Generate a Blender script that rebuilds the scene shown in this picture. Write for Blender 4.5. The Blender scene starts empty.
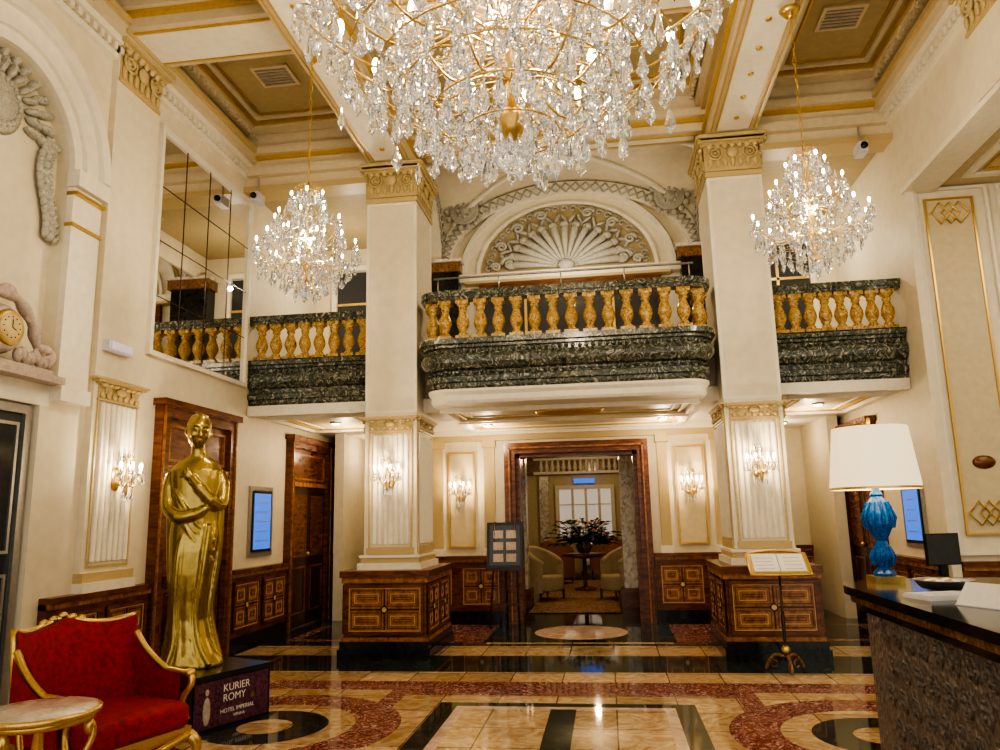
import bpy, bmesh, math, random
from mathutils import Matrix, Vector
random.seed(7)
pi=math.pi
# ---------------------------------------------------------------- builder
class B:
    def __init__(s):
        s.v=[];s.f=[];s.m=[];s.s=[];s.mats=[];s.M=Matrix()
    def mi(s,m):
        if m not in s.mats: s.mats.append(m)
        return s.mats.index(m)
    def add(s,vs,fs,mat,smooth=False):
        o=len(s.v);k=s.mi(mat);M=s.M
        s.v.extend([tuple(M@Vector(p)) for p in vs])
        for f in fs:
            s.f.append([i+o for i in f]);s.m.append(k);s.s.append(smooth)
    def box(s,x0,x1,y0,y1,z0,z1,mat):
        if x0>x1:x0,x1=x1,x0
        if y0>y1:y0,y1=y1,y0
        if z0>z1:z0,z1=z1,z0
        s.add([(x0,y0,z0),(x1,y0,z0),(x1,y1,z0),(x0,y1,z0),(x0,y0,z1),(x1,y0,z1),(x1,y1,z1),(x0,y1,z1)],
              [(0,3,2,1),(4,5,6,7),(0,1,5,4),(1,2,6,5),(2,3,7,6),(3,0,4,7)],mat)
    def frame(s,x0,x1,z0,z1,y0,y1,w,mat):
        s.box(x0,x1,y0,y1,z0,z0+w,mat);s.box(x0,x1,y0,y1,z1-w,z1,mat)
        s.box(x0,x0+w,y0,y1,z0+w,z1-w,mat);s.box(x1-w,x1,y0,y1,z0+w,z1-w,mat)
    def framexy(s,x0,x1,y0,y1,z0,z1,w,mat):
        s.box(x0,x1,y0,y0+w,z0,z1,mat);s.box(x0,x1,y1-w,y1,z0,z1,mat)
        s.box(x0,x0+w,y0+w,y1-w,z0,z1,mat);s.box(x1-w,x1,y0+w,y1-w,z0,z1,mat)
    def lathe(s,prof,mat,seg=16,c=(0,0,0),smooth=True,sx=1,sy=1,R=None,cap=True):
        vs=[];fs=[];n=len(prof)
        for i in range(seg):
            a=2*pi*i/seg
            for r,z in prof:
                p=Vector((r*math.cos(a)*sx,r*math.sin(a)*sy,z))
                if R: p=R@p
                vs.append((p.x+c[0],p.y+c[1],p.z+c[2]))
        for i in range(seg):
            j=(i+1)%seg
            for k in range(n-1):
                fs.append((i*n+k,j*n+k,j*n+k+1,i*n+k+1))
        if cap and prof[0][0]>1e-4: fs.append([i*n for i in range(seg)][::-1])
        if cap and prof[-1][0]>1e-4: fs.append([i*n+n-1 for i in range(seg)])
        s.add(vs,fs,mat,smooth)
    def tube(s,pts,r,mat,seg=6,closed=False,smooth=True,flat=None):
        pts=[Vector(p) for p in pts];n=len(pts);vs=[];fs=[]
        up=None
        for i,p in enumerate(pts):
            if closed: t=pts[(i+1)%n]-pts[i-1]
            else: t=pts[min(i+1,n-1)]-pts[max(i-1,0)]
            if t.length<1e-9:t=Vector((0,0,1))
            t.normalize()
            if up is None:
                up=Vector((0,0,1)) if abs(t.z)<.9 else Vector((1,0,0))
            a=t.cross(up)
            if a.length<1e-5:a=t.cross(Vector((.3,.9,.1)))
            a.normalize();up=a.cross(t).normalized()
            rr=r[min(i,len(r)-1)] if isinstance(r,(list,tuple)) else r
            for k in range(seg):
                an=2*pi*k/seg
                vs.append(p+a*math.cos(an)*rr+up*math.sin(an)*rr)
        m=n if closed else n-1
        for i in range(m):
            for k in range(seg):
                a0=i*seg+k;a1=i*seg+(k+1)%seg;b0=((i+1)%n)*seg+k;b1=((i+1)%n)*seg+(k+1)%seg
                fs.append((a0,a1,b1,b0))
        if not closed:
            fs.append(list(range(seg))[::-1]);fs.append([(n-1)*seg+k for k in range(seg)])
        s.add(vs,fs,mat,smooth)
    def ell(s,c,r,mat,su=12,sv=8,R=None):
        vs=[];fs=[]
        for j in range(1,sv):
            th=pi*j/sv
            for i in range(su):
                a=2*pi*i/su
                p=Vector((r[0]*math.sin(th)*math.cos(a),r[1]*math.sin(th)*math.sin(a),r[2]*math.cos(th)))
                if R:p=R@p
                vs.append((c[0]+p.x,c[1]+p.y,c[2]+p.z))
        for z in (1,-1):
            p=Vector((0,0,r[2]*z))
            if R:p=R@p
            vs.append((c[0]+p.x,c[1]+p.y,c[2]+p.z))
        T=len(vs)-2;Bt=len(vs)-1
        for j in range(sv-2):
            for i in range(su):
                k=(i+1)%su
                fs.append((j*su+i,(j+1)*su+i,(j+1)*su+k,j*su+k))
        for i in range(su):
            k=(i+1)%su
            fs.append((T,i,k));fs.append((Bt,(sv-2)*su+k,(sv-2)*su+i))
        s.add(vs,fs,mat,True)
    def loft(s,rings,mat,smooth=True,cap=True,closed=True):
        n=len(rings[0]);vs=[p for r in rings for p in r];fs=[]
        for j in range(len(rings)-1):
            for i in range(n if closed else n-1):
                k=(i+1)%n
                fs.append((j*n+i,j*n+k,(j+1)*n+k,(j+1)*n+i))
        if cap and closed:
            fs.append(list(range(n))[::-1]);fs.append([(len(rings)-1)*n+i for i in range(n)])
        s.add(vs,fs,mat,smooth)
    def prism(s,pts,a,b,mat,plane='XZ',smooth=False):
        n=len(pts)
        if plane=='XZ': f=lambda p,t:(p[0],t,p[1])
        elif plane=='XY': f=lambda p,t:(p[0],p[1],t)
        else: f=lambda p,t:(t,p[0],p[1])
        vs=[f(p,a) for p in pts]+[f(p,b) for p in pts]
        fs=[list(range(n)),list(range(n,2*n))[::-1]]+[(i,(i+1)%n,n+(i+1)%n,n+i) for i in range(n)]
        s.add(vs,fs,mat,smooth)
    def drop(s,p,w,l,mat,seg=6,flat=.55):
        a0=random.random()*6;ca,sa=math.cos(a0),math.sin(a0)
        x,y,z=p;vs=[(x,y,z),(x,y,z-l)]
        for rr,zz in ((.5,.68),(.42,.5),(.16,.15)):
            for k in range(seg):
                a=2*pi*(k+.5)/seg;u=w*rr*math.cos(a);v=w*rr*math.sin(a)*flat
                vs.append((x+u*ca-v*sa,y+u*sa+v*ca,z-l*zz))
        fs=[]
        for k in range(seg):
            j=(k+1)%seg
            fs+= [(1,2+j,2+k),(2+k,2+j,2+seg+j,2+seg+k),(2+seg+k,2+seg+j,2+2*seg+j,2+2*seg+k),(0,2+2*seg+k,2+2*seg+j)]
        s.add(vs,fs,mat,False)
    def oct(s,p,r,mat):
        x,y,z=p
        s.add([(x+r,y,z),(x,y+r,z),(x-r,y,z),(x,y-r,z),(x,y,z+r),(x,y,z-r)],
              [(0,1,4),(1,2,4),(2,3,4),(3,0,4),(1,0,5),(2,1,5),(3,2,5),(0,3,5)],mat)
    def mesh(s,name):
        me=bpy.data.meshes.new(name);me.from_pydata(s.v,[],s.f)
        for m in s.mats: me.materials.append(m)
        me.polygons.foreach_set('material_index',s.m);me.polygons.foreach_set('use_smooth',s.s)
        me.update()
        bm=bmesh.new();bm.from_mesh(me);bmesh.ops.recalc_face_normals(bm,faces=bm.faces);bm.to_mesh(me);bm.free()
        return me
    def obj(s,name,loc=(0,0,0),rz=0,parent=None):
        return link(name,s.mesh(name),loc,rz,parent)
def link(name,me,loc=(0,0,0),rz=0,parent=None):
    o=bpy.data.objects.new(name,me);bpy.context.scene.collection.objects.link(o)
    o.location=loc;o.rotation_euler=(0,0,rz)
    if parent:o.parent=parent
    return o
def T(x,y,z):return Matrix.Translation((x,y,z))
def RZ(d):return Matrix.Rotation(math.radians(d),4,'Z')
def RX(d):return Matrix.Rotation(math.radians(d),4,'X')
def RY(d):return Matrix.Rotation(math.radians(d),4,'Y')
def cr(pts,n=6):
    P=[Vector(p) for p in pts];P=[P[0]*2-P[1]]+P+[P[-1]*2-P[-2]];out=[]
    for i in range(1,len(P)-2):
        for k in range(n):
            t=k/n;a,b,c,d=P[i-1],P[i],P[i+1],P[i+2]
            out.append(.5*((2*b)+(c-a)*t+(2*a-5*b+4*c-d)*t*t+(3*b-a-3*c+d)*t**3))
    out.append(P[-2]);return out
# ---------------------------------------------------------------- materials
def nodes(name):
    m=bpy.data.materials.new(name);m.use_nodes=True;nt=m.node_tree;p=nt.nodes['Principled BSDF'];return m,nt,p
def coords(nt,scale=1,rot=(0,0,0)):
    tc=nt.nodes.new('ShaderNodeTexCoord');mp=nt.nodes.new('ShaderNodeMapping')
    nt.links.new(tc.outputs['Object'],mp.inputs[0])
    mp.inputs['Scale'].default_value=(scale,)*3 if not isinstance(scale,tuple) else scale
    mp.inputs['Rotation'].default_value=rot
    return mp.outputs[0]
def mat(name,col,rough=.5,metal=0,var=.08,sc=6,bump=0,spec=.5,bsc=40,vor=False):
    m,nt,p=nodes(name)
    v=coords(nt,sc);n=nt.nodes.new('ShaderNodeTexNoise');n.inputs['Detail'].default_value=5
    nt.links.new(v,n.inputs['Vector'])
    r=nt.nodes.new('ShaderNodeValToRGB')
    r.color_ramp.elements[0].position=.3;r.color_ramp.elements[1].position=.7
    r.color_ramp.elements[0].color=(*[c*(1-var) for c in col],1)
    r.color_ramp.elements[1].color=(*[min(1,c*(1+var)) for c in col],1)
    nt.links.new(n.outputs['Fac'],r.inputs[0]);nt.links.new(r.outputs[0],p.inputs['Base Color'])
    p.inputs['Roughness'].default_value=rough;p.inputs['Metallic'].default_value=metal
    p.inputs['Specular IOR Level'].default_value=spec
    if bump:
        n2=nt.nodes.new('ShaderNodeTexVoronoi' if vor else 'ShaderNodeTexNoise');n2.inputs['Scale'].default_value=bsc/sc;nt.links.new(v,n2.inputs['Vector'])
        b=nt.nodes.new('ShaderNodeBump');b.inputs['Strength'].default_value=bump;b.inputs['Distance'].default_value=.02
        nt.links.new(n2.outputs['Distance' if vor else 'Fac'],b.inputs['Height']);nt.links.new(b.outputs[0],p.inputs['Normal'])
    return m
def marble(name,stops,sc=2,rough=.12,dist=1.5,tile=None,detail=8,spec=.5):
    m,nt,p=nodes(name);v=coords(nt,sc)
    n=nt.nodes.new('ShaderNodeTexNoise');n.inputs['Scale'].default_value=1.5;n.inputs['Detail'].default_value=detail
    n.inputs['Distortion'].default_value=dist;n.inputs['Roughness'].default_value=.65
    nt.links.new(v,n.inputs['Vector'])
    r=nt.nodes.new('ShaderNodeValToRGB');e=r.color_ramp.elements
    while len(e)<len(stops):e.new(.5)
    for k,(ps,c) in enumerate(stops):
        e[k].position=ps;e[k].color=(*c,1)
    nt.links.new(n.outputs['Fac'],r.inputs[0]);out=r.outputs[0]
    if tile:
        br=nt.nodes.new('ShaderNodeTexBrick');v2=coords(nt,1);nt.links.new(v2,br.inputs['Vector'])
        br.offset=0;br.inputs['Scale'].default_value=1;br.inputs['Brick Width'].default_value=tile
        br.inputs['Row Height'].default_value=tile;br.inputs['Mortar Size'].default_value=.006
        br.inputs['Color1'].default_value=(1,1,1,1);br.inputs['Color2'].default_value=(.64,.60,.54,1);br.inputs['Mortar'].default_value=(.3,.25,.2,1)
        mx=nt.nodes.new('ShaderNodeMix');mx.data_type='RGBA';mx.blend_type='MULTIPLY';mx.inputs[0].default_value=1
        nt.links.new(out,mx.inputs[6]);nt.links.new(br.outputs['Color'],mx.inputs[7]);out=mx.outputs[2]
    nt.links.new(out,p.inputs['Base Color']);p.inputs['Roughness'].default_value=rough
    p.inputs['Specular IOR Level'].default_value=spec
    return m
def wood(name,c1,c2,sc=(3,3,14),rough=.25):
    m,nt,p=nodes(name);v=coords(nt,sc)
    n=nt.nodes.new('ShaderNodeTexNoise');n.inputs['Scale'].default_value=1.6;n.inputs['Detail'].default_value=7;n.inputs['Distortion'].default_value=.8
    nt.links.new(v,n.inputs['Vector']);r=nt.nodes.new('ShaderNodeValToRGB')
    r.color_ramp.elements[0].position=.35;r.color_ramp.elements[1].position=.65
    r.color_ramp.elements[0].color=(*c1,1);r.color_ramp.elements[1].color=(*c2,1)
    nt.links.new(n.outputs['Fac'],r.inputs[0]);nt.links.new(r.outputs[0],p.inputs['Base Color']);p.inputs['Roughness'].default_value=rough
    return m
def emis(name,col,st,base=None):
    m,nt,p=nodes(name);p.inputs['Base Color'].default_value=(*(base or col),1)
    p.inputs['Emission Color'].default_value=(*col,1);p.inputs['Emission Strength'].default_value=st;return m
cream=mat('cream_paint',(.73,.66,.51),.55,var=.05,sc=2)
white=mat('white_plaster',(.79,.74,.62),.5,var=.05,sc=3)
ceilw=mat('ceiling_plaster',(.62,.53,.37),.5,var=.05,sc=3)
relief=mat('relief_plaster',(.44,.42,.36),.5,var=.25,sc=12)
stone=mat('pale_stone',(.52,.43,.37),.6,var=.18,sc=8)
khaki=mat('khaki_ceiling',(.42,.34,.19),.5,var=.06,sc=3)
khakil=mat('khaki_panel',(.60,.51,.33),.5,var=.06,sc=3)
ochre=mat('ochre_trim',(.53,.41,.21),.45,var=.25,sc=20)
gold=mat('gilt',(.68,.47,.17),.28,metal=.85,var=.2,sc=30)
goldp=mat('gold_paint',(.58,.40,.13),.36,metal=.4,var=.25,sc=25)
clockf=mat('clock_face',(.72,.58,.30),.5,var=.1,sc=20)
statgold=mat('statue_gold',(.45,.34,.11),.26,metal=.85,var=.10,sc=5,bump=.04,bsc=60)
greenm=marble('green_grey_marble',[(.32,(.012,.016,.012)),(.46,(.055,.065,.045)),(.56,(.15,.155,.12)),(.67,(.55,.52,.45))],6,.16,3.5)
bals=marble('yellow_marble_baluster',[(.32,(.09,.04,.01)),(.44,(.38,.22,.055)),(.56,(.56,.37,.12)),(.7,(.80,.64,.36))],11,.2,2.5)
fyel=marble('yellow_marble',[(.25,(.36,.19,.09)),(.42,(.60,.40,.22)),(.56,(.74,.57,.36)),(.72,(.86,.77,.60))],2.8,.05,3,tile=.48,spec=.6)
fred=marble('red_marble',[(.3,(.07,.012,.012)),(.44,(.20,.055,.045)),(.54,(.32,.13,.11)),(.65,(.68,.56,.48))],7,.05,3.5,spec=.6)
fblk=marble('black_green_marble',[(.35,(.010,.014,.013)),(.53,(.025,.038,.034)),(.65,(.07,.095,.085)),(.78,(.26,.29,.27))],3,.05,3,spec=.6)
fpnk=marble('pink_marble',[(.3,(.50,.32,.25)),(.6,(.74,.58,.48))],3,.06)
blackst=marble('black_stone',[(.4,(.01,.011,.011)),(.7,(.03,.035,.03)),(.85,(.15,.15,.13))],4,.12,2)
wmarb=marble('white_marble',[(.35,(.35,.32,.28)),(.55,(.75,.70,.62)),(.75,(.85,.82,.76))],3,.2,3)
brmarb=marble('brown_marble',[(.35,(.10,.05,.025)),(.55,(.25,.13,.06)),(.75,(.45,.30,.2))],6,.2,3)
wd=wood('mahogany',(.10,.030,.012),(.22,.078,.027))
wl=wood('walnut_burl',(.22,.085,.028),(.44,.20,.07),(8,8,8))
wdk=wood('dark_wood',(.035,.014,.009),(.075,.030,.015))
inl=wood('maple_inlay',(.60,.38,.17),(.74,.51,.25))
red=mat('red_velvet',(.30,.005,.010),.7,var=.35,sc=6,bump=.2)
glassd=mat('dark_glass',(.05,.055,.06),.05,var=.1)
white2=mat('white_plastic',(.62,.60,.68),.4)
blackp=mat('black_lacquer',(.012,.012,.013),.25,var=.2)
metalg=mat('grey_metal',(.45,.44,.42),.35,metal=.8)
paper=mat('paper',(.80,.78,.74),.6,var=.03)
leaf=mat('leaf',(.025,.05,.02),.5,var=.5,sc=5)
flower=mat('flower_petal',(.55,.22,.25),.6,var=.4,sc=5)
fabric=mat('olive_fabric',(.46,.38,.25),.8,var=.25,sc=15)
fabric2=mat('stripe_fabric',(.38,.17,.09),.8,var=.3,sc=15)
carpet=marble('carpet_pattern',[(.4,(.16,.03,.02)),(.5,(.45,.3,.17)),(.6,(.12,.05,.04))],9,.9,.4)
deskb=mat('embossed_leather',(.18,.15,.135),.38,metal=.2,var=.35,sc=14,bump=.8,bsc=30,vor=True)
blueg=mat('blue_glass',(.005,.12,.42),.04,var=.7,sc=20)
bulb=emis('bulb',(1,.84,.58),55)
bulb2=emis('candle_bulb',(1,.84,.60),22)
shadem=emis('lamp_shade_fabric',(1,.78,.48),.6,(.85,.77,.60))
screen=emis('blue_screen',(.05,.22,.85),.7,(.05,.1,.3))
spot=emis('downlight_lens',(1,.9,.7),16)
winl=emis('window_glow',(.80,.78,.74),.22)
mirror=mat('mirror_glass',(.80,.79,.75),.01,metal=1,var=.01)
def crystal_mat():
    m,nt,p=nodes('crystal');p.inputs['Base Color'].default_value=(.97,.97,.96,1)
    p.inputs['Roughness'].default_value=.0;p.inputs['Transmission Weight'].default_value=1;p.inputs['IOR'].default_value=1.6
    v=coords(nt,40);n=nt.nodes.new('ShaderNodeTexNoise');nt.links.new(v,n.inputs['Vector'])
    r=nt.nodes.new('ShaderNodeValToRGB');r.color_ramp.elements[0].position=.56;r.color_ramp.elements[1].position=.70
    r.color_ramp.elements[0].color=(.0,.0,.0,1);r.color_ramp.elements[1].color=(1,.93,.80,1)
    nt.links.new(n.outputs['Fac'],r.inputs[0]);nt.links.new(r.outputs[0],p.inputs['Emission Color']);p.inputs['Emission Strength'].default_value=.35  # noise-masked emission paints warm glints into the crystal
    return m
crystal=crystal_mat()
# ---------------------------------------------------------------- dims
AX=-.41;XL=-4.45;XR=3.45;CX=(-2.48,1.65)
# ---------------------------------------------------------------- floor
b=B()
b.box(-5.2,7.2,-2,21,-.1,0,fblk)
def frect(x0,x1,y0,y1,m,z):b.box(x0,x1,y0,y1,0,z,m)
def disc(x,y,r0,r1,m,z,a0=0,a1=2*pi,n=64):
    b.prism([(x+r1*math.cos(2*pi*i/n),y+r1*math.sin(2*pi*i/n)) for i in range(n)],0.0,z,m,'XY')
frect(-4.3,3.3,8.62,9.25,fyel,.001)
for s in(-1,1):
    frect(AX+s*1.15,AX+s*2.0,9.5,11.0,fred,.001);frect(AX+s*2.5,AX+s*3.7,9.6,11.0,fred,.001)
    frect(AX+s*2.65,AX+s*3.55,9.75,10.85,fblk,.002)
frect(AX-1.1,AX+1.1,9.4,9.5,fyel,.001)
disc(AX,10.3,0,.60,fpnk,.001)
frect(-3.9,3.1,4.0,7.75,fyel,.001)
frect(-3.2,2.4,6.95,7.30,fred,.002)
frect(AX-1.55,AX+1.55,4.0,6.95,fred,.003)
frect(AX-1.38,AX+1.38,4.0,6.75,fyel,.004)
frect(AX-1.02,AX+1.02,4.0,6.5,fblk,.005);frect(AX-.86,AX+.86,4.0,6.38,fpnk,.006);frect(AX-.78,AX+.78,4.0,6.30,fyel,.0065)
frect(AX-.10,AX+.10,4.0,6.30,fblk,.007)
for s in(-1,1):
    x=AX+s*2.17
    disc(x,5.69,0,1.0,fred,.007);disc(x,5.69,0,.66,fyel,.008);disc(x,5.69,0,.46,fblk,.009);disc(x,5.69,0,.2,fyel,.010)
frect(-4.2,3.2,-2,3.9,fyel,.001);frect(AX-1.2,AX+1.2,0,3.5,fblk,.002)
b.obj('floor')
# ---------------------------------------------------------------- walls
def archpts(c,r,zs,n=28,rz=None):
    rz=rz or r
    return [(c+r*math.cos(pi*i/n),zs+rz*math.sin(pi*i/n)) for i in range(n+1)]
LW=T(XL,0,0)@RZ(90)
RW=T(XR,0,0)@RZ(-90)
def capital(b,x0,x1,z0,z1,y,m=ochre,d=.1,dep=None):
    """capital on frontal face at y, projecting to -y"""
    h=z1-z0;w=x1-x0;yb=dep if dep else y+.02
    b.box(x0-.01,x1+.01,y-.02,yb,z0,z0+h*.08,m)
    b.box(x0,x1,y-.01,yb,z0+h*.08,z0+h*.72,m)
    b.box(x0-.03,x1+.03,y-d*.5,yb,z0+h*.72,z0+h*.8,m)
    b.box(x0-.06,x1+.06,y-d*.8,yb,z0+h*.8,z0+h*.9,m)
    b.box(x0-.09,x1+.09,y-d,yb,z0+h*.9,z1,m)
    n=7
    for i in range(n):
        xx=x0+w*(i+.5)/n
        b.ell((xx,y-d*.45,z0+h*.70),(w/n*.42,.03,h*.09),m,8,6)
        b.ell((xx,y-.02,z0+h*.25),(w/n*.36,.02,h*.15),m,8,6)
    for s in(0,1):
        xx=x0+w*.17 if s==0 else x1-w*.17
        for r in (.115,.065):
            b.tube([(xx+h*r*1.6*math.cos(2*pi*k/12),y-.035,z0+h*.5+h*r*1.6*math.sin(2*pi*k/12)) for k in range(12)],h*.03,m,5,True)
        b.ell((xx,y-.03,z0+h*.5),(h*.05,.02,h*.05),m,8,6)
    b.ell((x0+w*.5,y-.03,z0+h*.5),(w*.12,.03,h*.16),m,10,8)
def flutes(b,x0,x1,z0,z1,y,n=7,m=white):
    w=(x1-x0)/n
    for i in range(n):
        x=x0+w*(i+.5)
        vs=[];k=6
        pts=[(x+w*.36*math.cos(pi*j/k),-w*.36*math.sin(pi*j/k)) for j in range(k+1)]
        vs=[(p[0],y+p[1],z0+.02) for p in pts]+[(p[0],y+p[1],z1-.02) for p in pts]
        b.add(vs,[(j,j+1,k+2+j,k+1+j) for j in range(k)]+[list(range(k+1)),list(range(k+1,2*k+2))],m,False)
def panel(b,x0,x1,z0,z1,y):
    """inlaid wood panel"""
    b.box(x0,x1,y-.012,y,z0,z1,wl)
    b.frame(x0,x1,z0,z1,y-.028,y,.03,wd)
    b.frame(x0+.035,x1-.035,z0+.035,z1-.035,y-.016,y,.008,inl)
    cx=(x0+x1)/2;cz=(z0+z1)/2;w=(x1-x0)/2-.05;h=(z1-z0)/2-.05
    for sx in(-1,1):
        for sz in(-1,1):
            xa,xb=sorted((cx+sx*.02,cx+sx*w));za,zb=sorted((cz+sz*.02,cz+sz*h))
            for k in range(3):
                q=.035*k+.012
                if xb-xa>2*q+.03 and zb-za>2*q+.03:b.frame(xa+q,xb-q,za+q,zb-q,y-.0165,y,.006,wdk if k%2==0 else inl)
    b.box(cx-.008,cx+.008,y-.017,y,z0+.05,z1-.05,wdk);b.box(x0+.05,x1-.05,y-.017,y,cz-.008,cz+.008,wdk)
    q=.16*min(w,h)+.02
    b.prism([(cx-q,cz),(cx,cz+q),(cx+q,cz),(cx,cz-q)],y-.02,y,wdk)
    b.prism([(cx+q*.5*math.cos(k*pi/6),cz+q*.5*math.sin(k*pi/6)) for k in range(12)],y-.024,y,inl)
def wainscot(b,x0,x1,y=0,n=None,t=.07,h=.94):
    n=n or max(1,round((x1-x0)/.62))
    b.box(x0,x1,y-t-.02,y,0,.17,blackst)
    b.box(x0,x1,y-t,y,.17,h-.05,wd)
    b.box(x0,x1,y-t-.03,y,h-.09,h-.05,wl);b.box(x0,x1,y-t-.045,y,h-.05,h,wd)
    w=(x1-x0)/n
    for i in range(n):
        panel(b,x0+w*i+.05,x0+w*(i+1)-.05,.23,h-.14,y-t)
b=B();b.M=LW
b.prism([(-2,0),(4.25,0),(4.25,2.45),(5.45,2.45),(5.45,0),(13.3,0),(13.3,6.9),(-2,6.9)],.12,.35,cream)
ap=archpts(4.85,.70,4.5)
b.prism([(-2,0),(4.15,0),(4.15,4.5)]+[]+[(p[0],p[1]) for p in ap[::-1]]+[(5.55,0),(13.3,0),(13.3,6.9),(-2,6.9)],0,.12,cream)
b.box(4.15,4.25,0,.2,0,2.45,cream);b.box(5.45,5.55,0,.2,0,2.45,cream);b.box(4.15,5.55,0,.14,2.45,2.62,white)
b.obj('wall_left')
b=B();b.M=LW
for r0,r1,d in((.70,.80,.05),(.80,.96,.09),(.96,1.06,.14)):
    o=archpts(4.85,r1,4.5);q=archpts(4.85,r0,4.5)
    for i in range(28):b.prism([o[i],o[i+1],q[i+1],q[i]],-d,0,white)
for s in(-1,1):
    a0,a1=sorted((4.85+s*.70,4.85+s*1.06))
    b.box(a0,a1,-.06,0,2.62,4.35,white)
    b.box(a0-.02,a1+.02,-.12,0,4.35,4.5,white);b.box(a0-.01,a1+.01,-.1,0,4.28,4.31,gold);b.box(a0-.01,a1+.01,-.08,0,4.0,4.03,gold)
    b.box(a0,a1,-.10,0,2.5,2.62,white)
b.obj('trim_1')
RXX=RX(90).to_3x3()
b=B();b.M=LW@T(4.85,.12,4.78)
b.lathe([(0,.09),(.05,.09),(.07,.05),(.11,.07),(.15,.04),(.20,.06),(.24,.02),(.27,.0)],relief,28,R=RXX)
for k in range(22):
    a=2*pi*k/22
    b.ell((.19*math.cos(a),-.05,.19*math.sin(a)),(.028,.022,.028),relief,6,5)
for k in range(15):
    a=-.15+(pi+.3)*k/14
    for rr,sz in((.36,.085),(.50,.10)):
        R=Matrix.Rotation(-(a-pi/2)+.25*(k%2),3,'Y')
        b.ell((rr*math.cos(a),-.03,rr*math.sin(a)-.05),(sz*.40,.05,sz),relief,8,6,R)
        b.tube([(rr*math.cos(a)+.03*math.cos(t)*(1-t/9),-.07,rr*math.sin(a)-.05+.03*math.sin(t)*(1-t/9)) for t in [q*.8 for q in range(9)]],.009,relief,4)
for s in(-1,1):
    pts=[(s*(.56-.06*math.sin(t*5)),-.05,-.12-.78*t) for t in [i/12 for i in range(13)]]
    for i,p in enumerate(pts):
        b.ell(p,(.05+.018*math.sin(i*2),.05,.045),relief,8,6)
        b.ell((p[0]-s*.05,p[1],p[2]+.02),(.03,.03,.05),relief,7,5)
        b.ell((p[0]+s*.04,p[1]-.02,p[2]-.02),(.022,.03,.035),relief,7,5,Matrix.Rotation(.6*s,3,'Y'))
b.obj('wall_relief_medallion')
b=B();b.M=LW@T(4.93,0,2.62)@Matrix.Diagonal((.84,1,.84,1))
b.box(-.72,.72,-.14,0,0,.07,stone);b.box(-.62,.62,-.10,0,.07,.12,stone)
b.lathe([(0,.1),(.1,.1),(.13,.07),(.17,.1),(.21,.05),(.23,0)],stone,24,c=(0,-.02,.40),R=RXX)
b.lathe([(.12,.112),(.15,.118),(.165,.10)],goldp,24,c=(0,-.02,.40),R=RXX)
b.lathe([(0,.120),(.12,.120),(.13,.10)],clockf,24,c=(0,-.02,.40),R=RXX)
for k in range(12):
    a=k*pi/6;b.ell((.095*math.cos(a),-.142,.40+.095*math.sin(a)),(.007,.004,.007),wdk,6,5)
b.tube([(0,-.146,.40),(.0,-.146,.47)],.004,blackp,4);b.tube([(0,-.146,.40),(.045,-.146,.38)],.004,blackp,4)
for s in(-1,1):
    path=cr([(s*.58,-.05,.14),(s*.6,-.06,.3),(s*.42,-.07,.32),(s*.34,-.07,.5),(s*.16,-.07,.68),(0,-.07,.72)],5)
    b.tube(path,[.035+.02*math.sin(i*.6)**2 for i in range(len(path))],stone,7)
    for k in range(7):
        b.ell((s*(.2+.055*k),-.06,.2+.02*math.sin(k*2)),(.045,.04,.07),stone,7,5)
    for cx,cz,r in((.42,.24,.07),(.28,.55,.05),(.52,.2,.05)):
        b.tube([(s*cx+r*math.cos(t*.55)*(1-t/16),-.08,cz+r*math.sin(t*.55)*(1-t/16)) for t in range(14)],.016,stone,6)
b.ell((0,-.07,.74),(.1,.05,.07),stone,8,6)
b.obj('carved_crest')
b=B();b.M=LW@T(0,.12,0)
b.box(4.27,5.43,-.05,-.02,0.02,2.43,glassd);b.frame(4.27,5.43,0,2.44,-.08,-.0,.07,metalg);b.box(4.82,4.88,-.08,0,.07,2.37,metalg)
for z in(.2,1.3):b.frame(4.95,5.33,z,z+(.95 if z<1 else 1.0),-.06,-.02,.025,metalg)
b.tube([(4.93,-.12,.9),(4.93,-.12,1.3)],.012,gold,6)
b.obj('door_1')
b=B();b.M=LW
b.box(6.83,8.83,-.01,0,3.19,5.55,mirror)
b.frame(6.79,8.87,3.15,5.60,-.05,0,.05,white)
for y in(7.33,7.83,8.33):b.box(y-.005,y+.005,-.014,-.0,3.2,5.55,wdk)
for z in(3.78,4.37,4.96):b.box(6.84,8.82,-.014,0,z-.004,z+.004,wdk)
b.obj('wall_mirror')
def pil(b,x0,x1,y=0,z0=.94,ztop=5.85,t=.06,zf=2.5):
    b.box(x0-.02,x1+.02,y-t-.05,y,z0,z0+.08,white);b.box(x0-.01,x1+.01,y-t-.03,y,z0+.08,z0+.16,ochre)
    b.box(x0,x1,y-t,y,z0+.16,ztop,cream)
    b.frame(x0+.05,x1-.05,z0+.2,zf+.02,y-t-.012,y-t,.02,ochre)
    flutes(b,x0+.08,x1-.08,z0+.23,zf,y-t-.005,7)
    capital(b,x0+.05,x1-.05,zf,zf+.2,y-t,ochre,.07)
    if ztop>5: capital(b,x0+.02,x1-.02,ztop-.48,ztop,y-t,ochre,.12)
b=B();b.M=LW
pil(b,6.0,6.68,zf=2.58,ztop=6.11);b.obj('trim_2')
b=B();b.M=LW
wainscot(b,5.62,6.98,0,2);wainscot(b,8.62,10.18,0,2);wainscot(b,11.85,12.95,0,2)
b.obj('baseboard_left')
b=B();b.M=RW
wainscot(b,-10.2,-8.62,0,2);wainscot(b,-12.95,-11.8,0,2);b.obj('baseboard_right')
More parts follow.
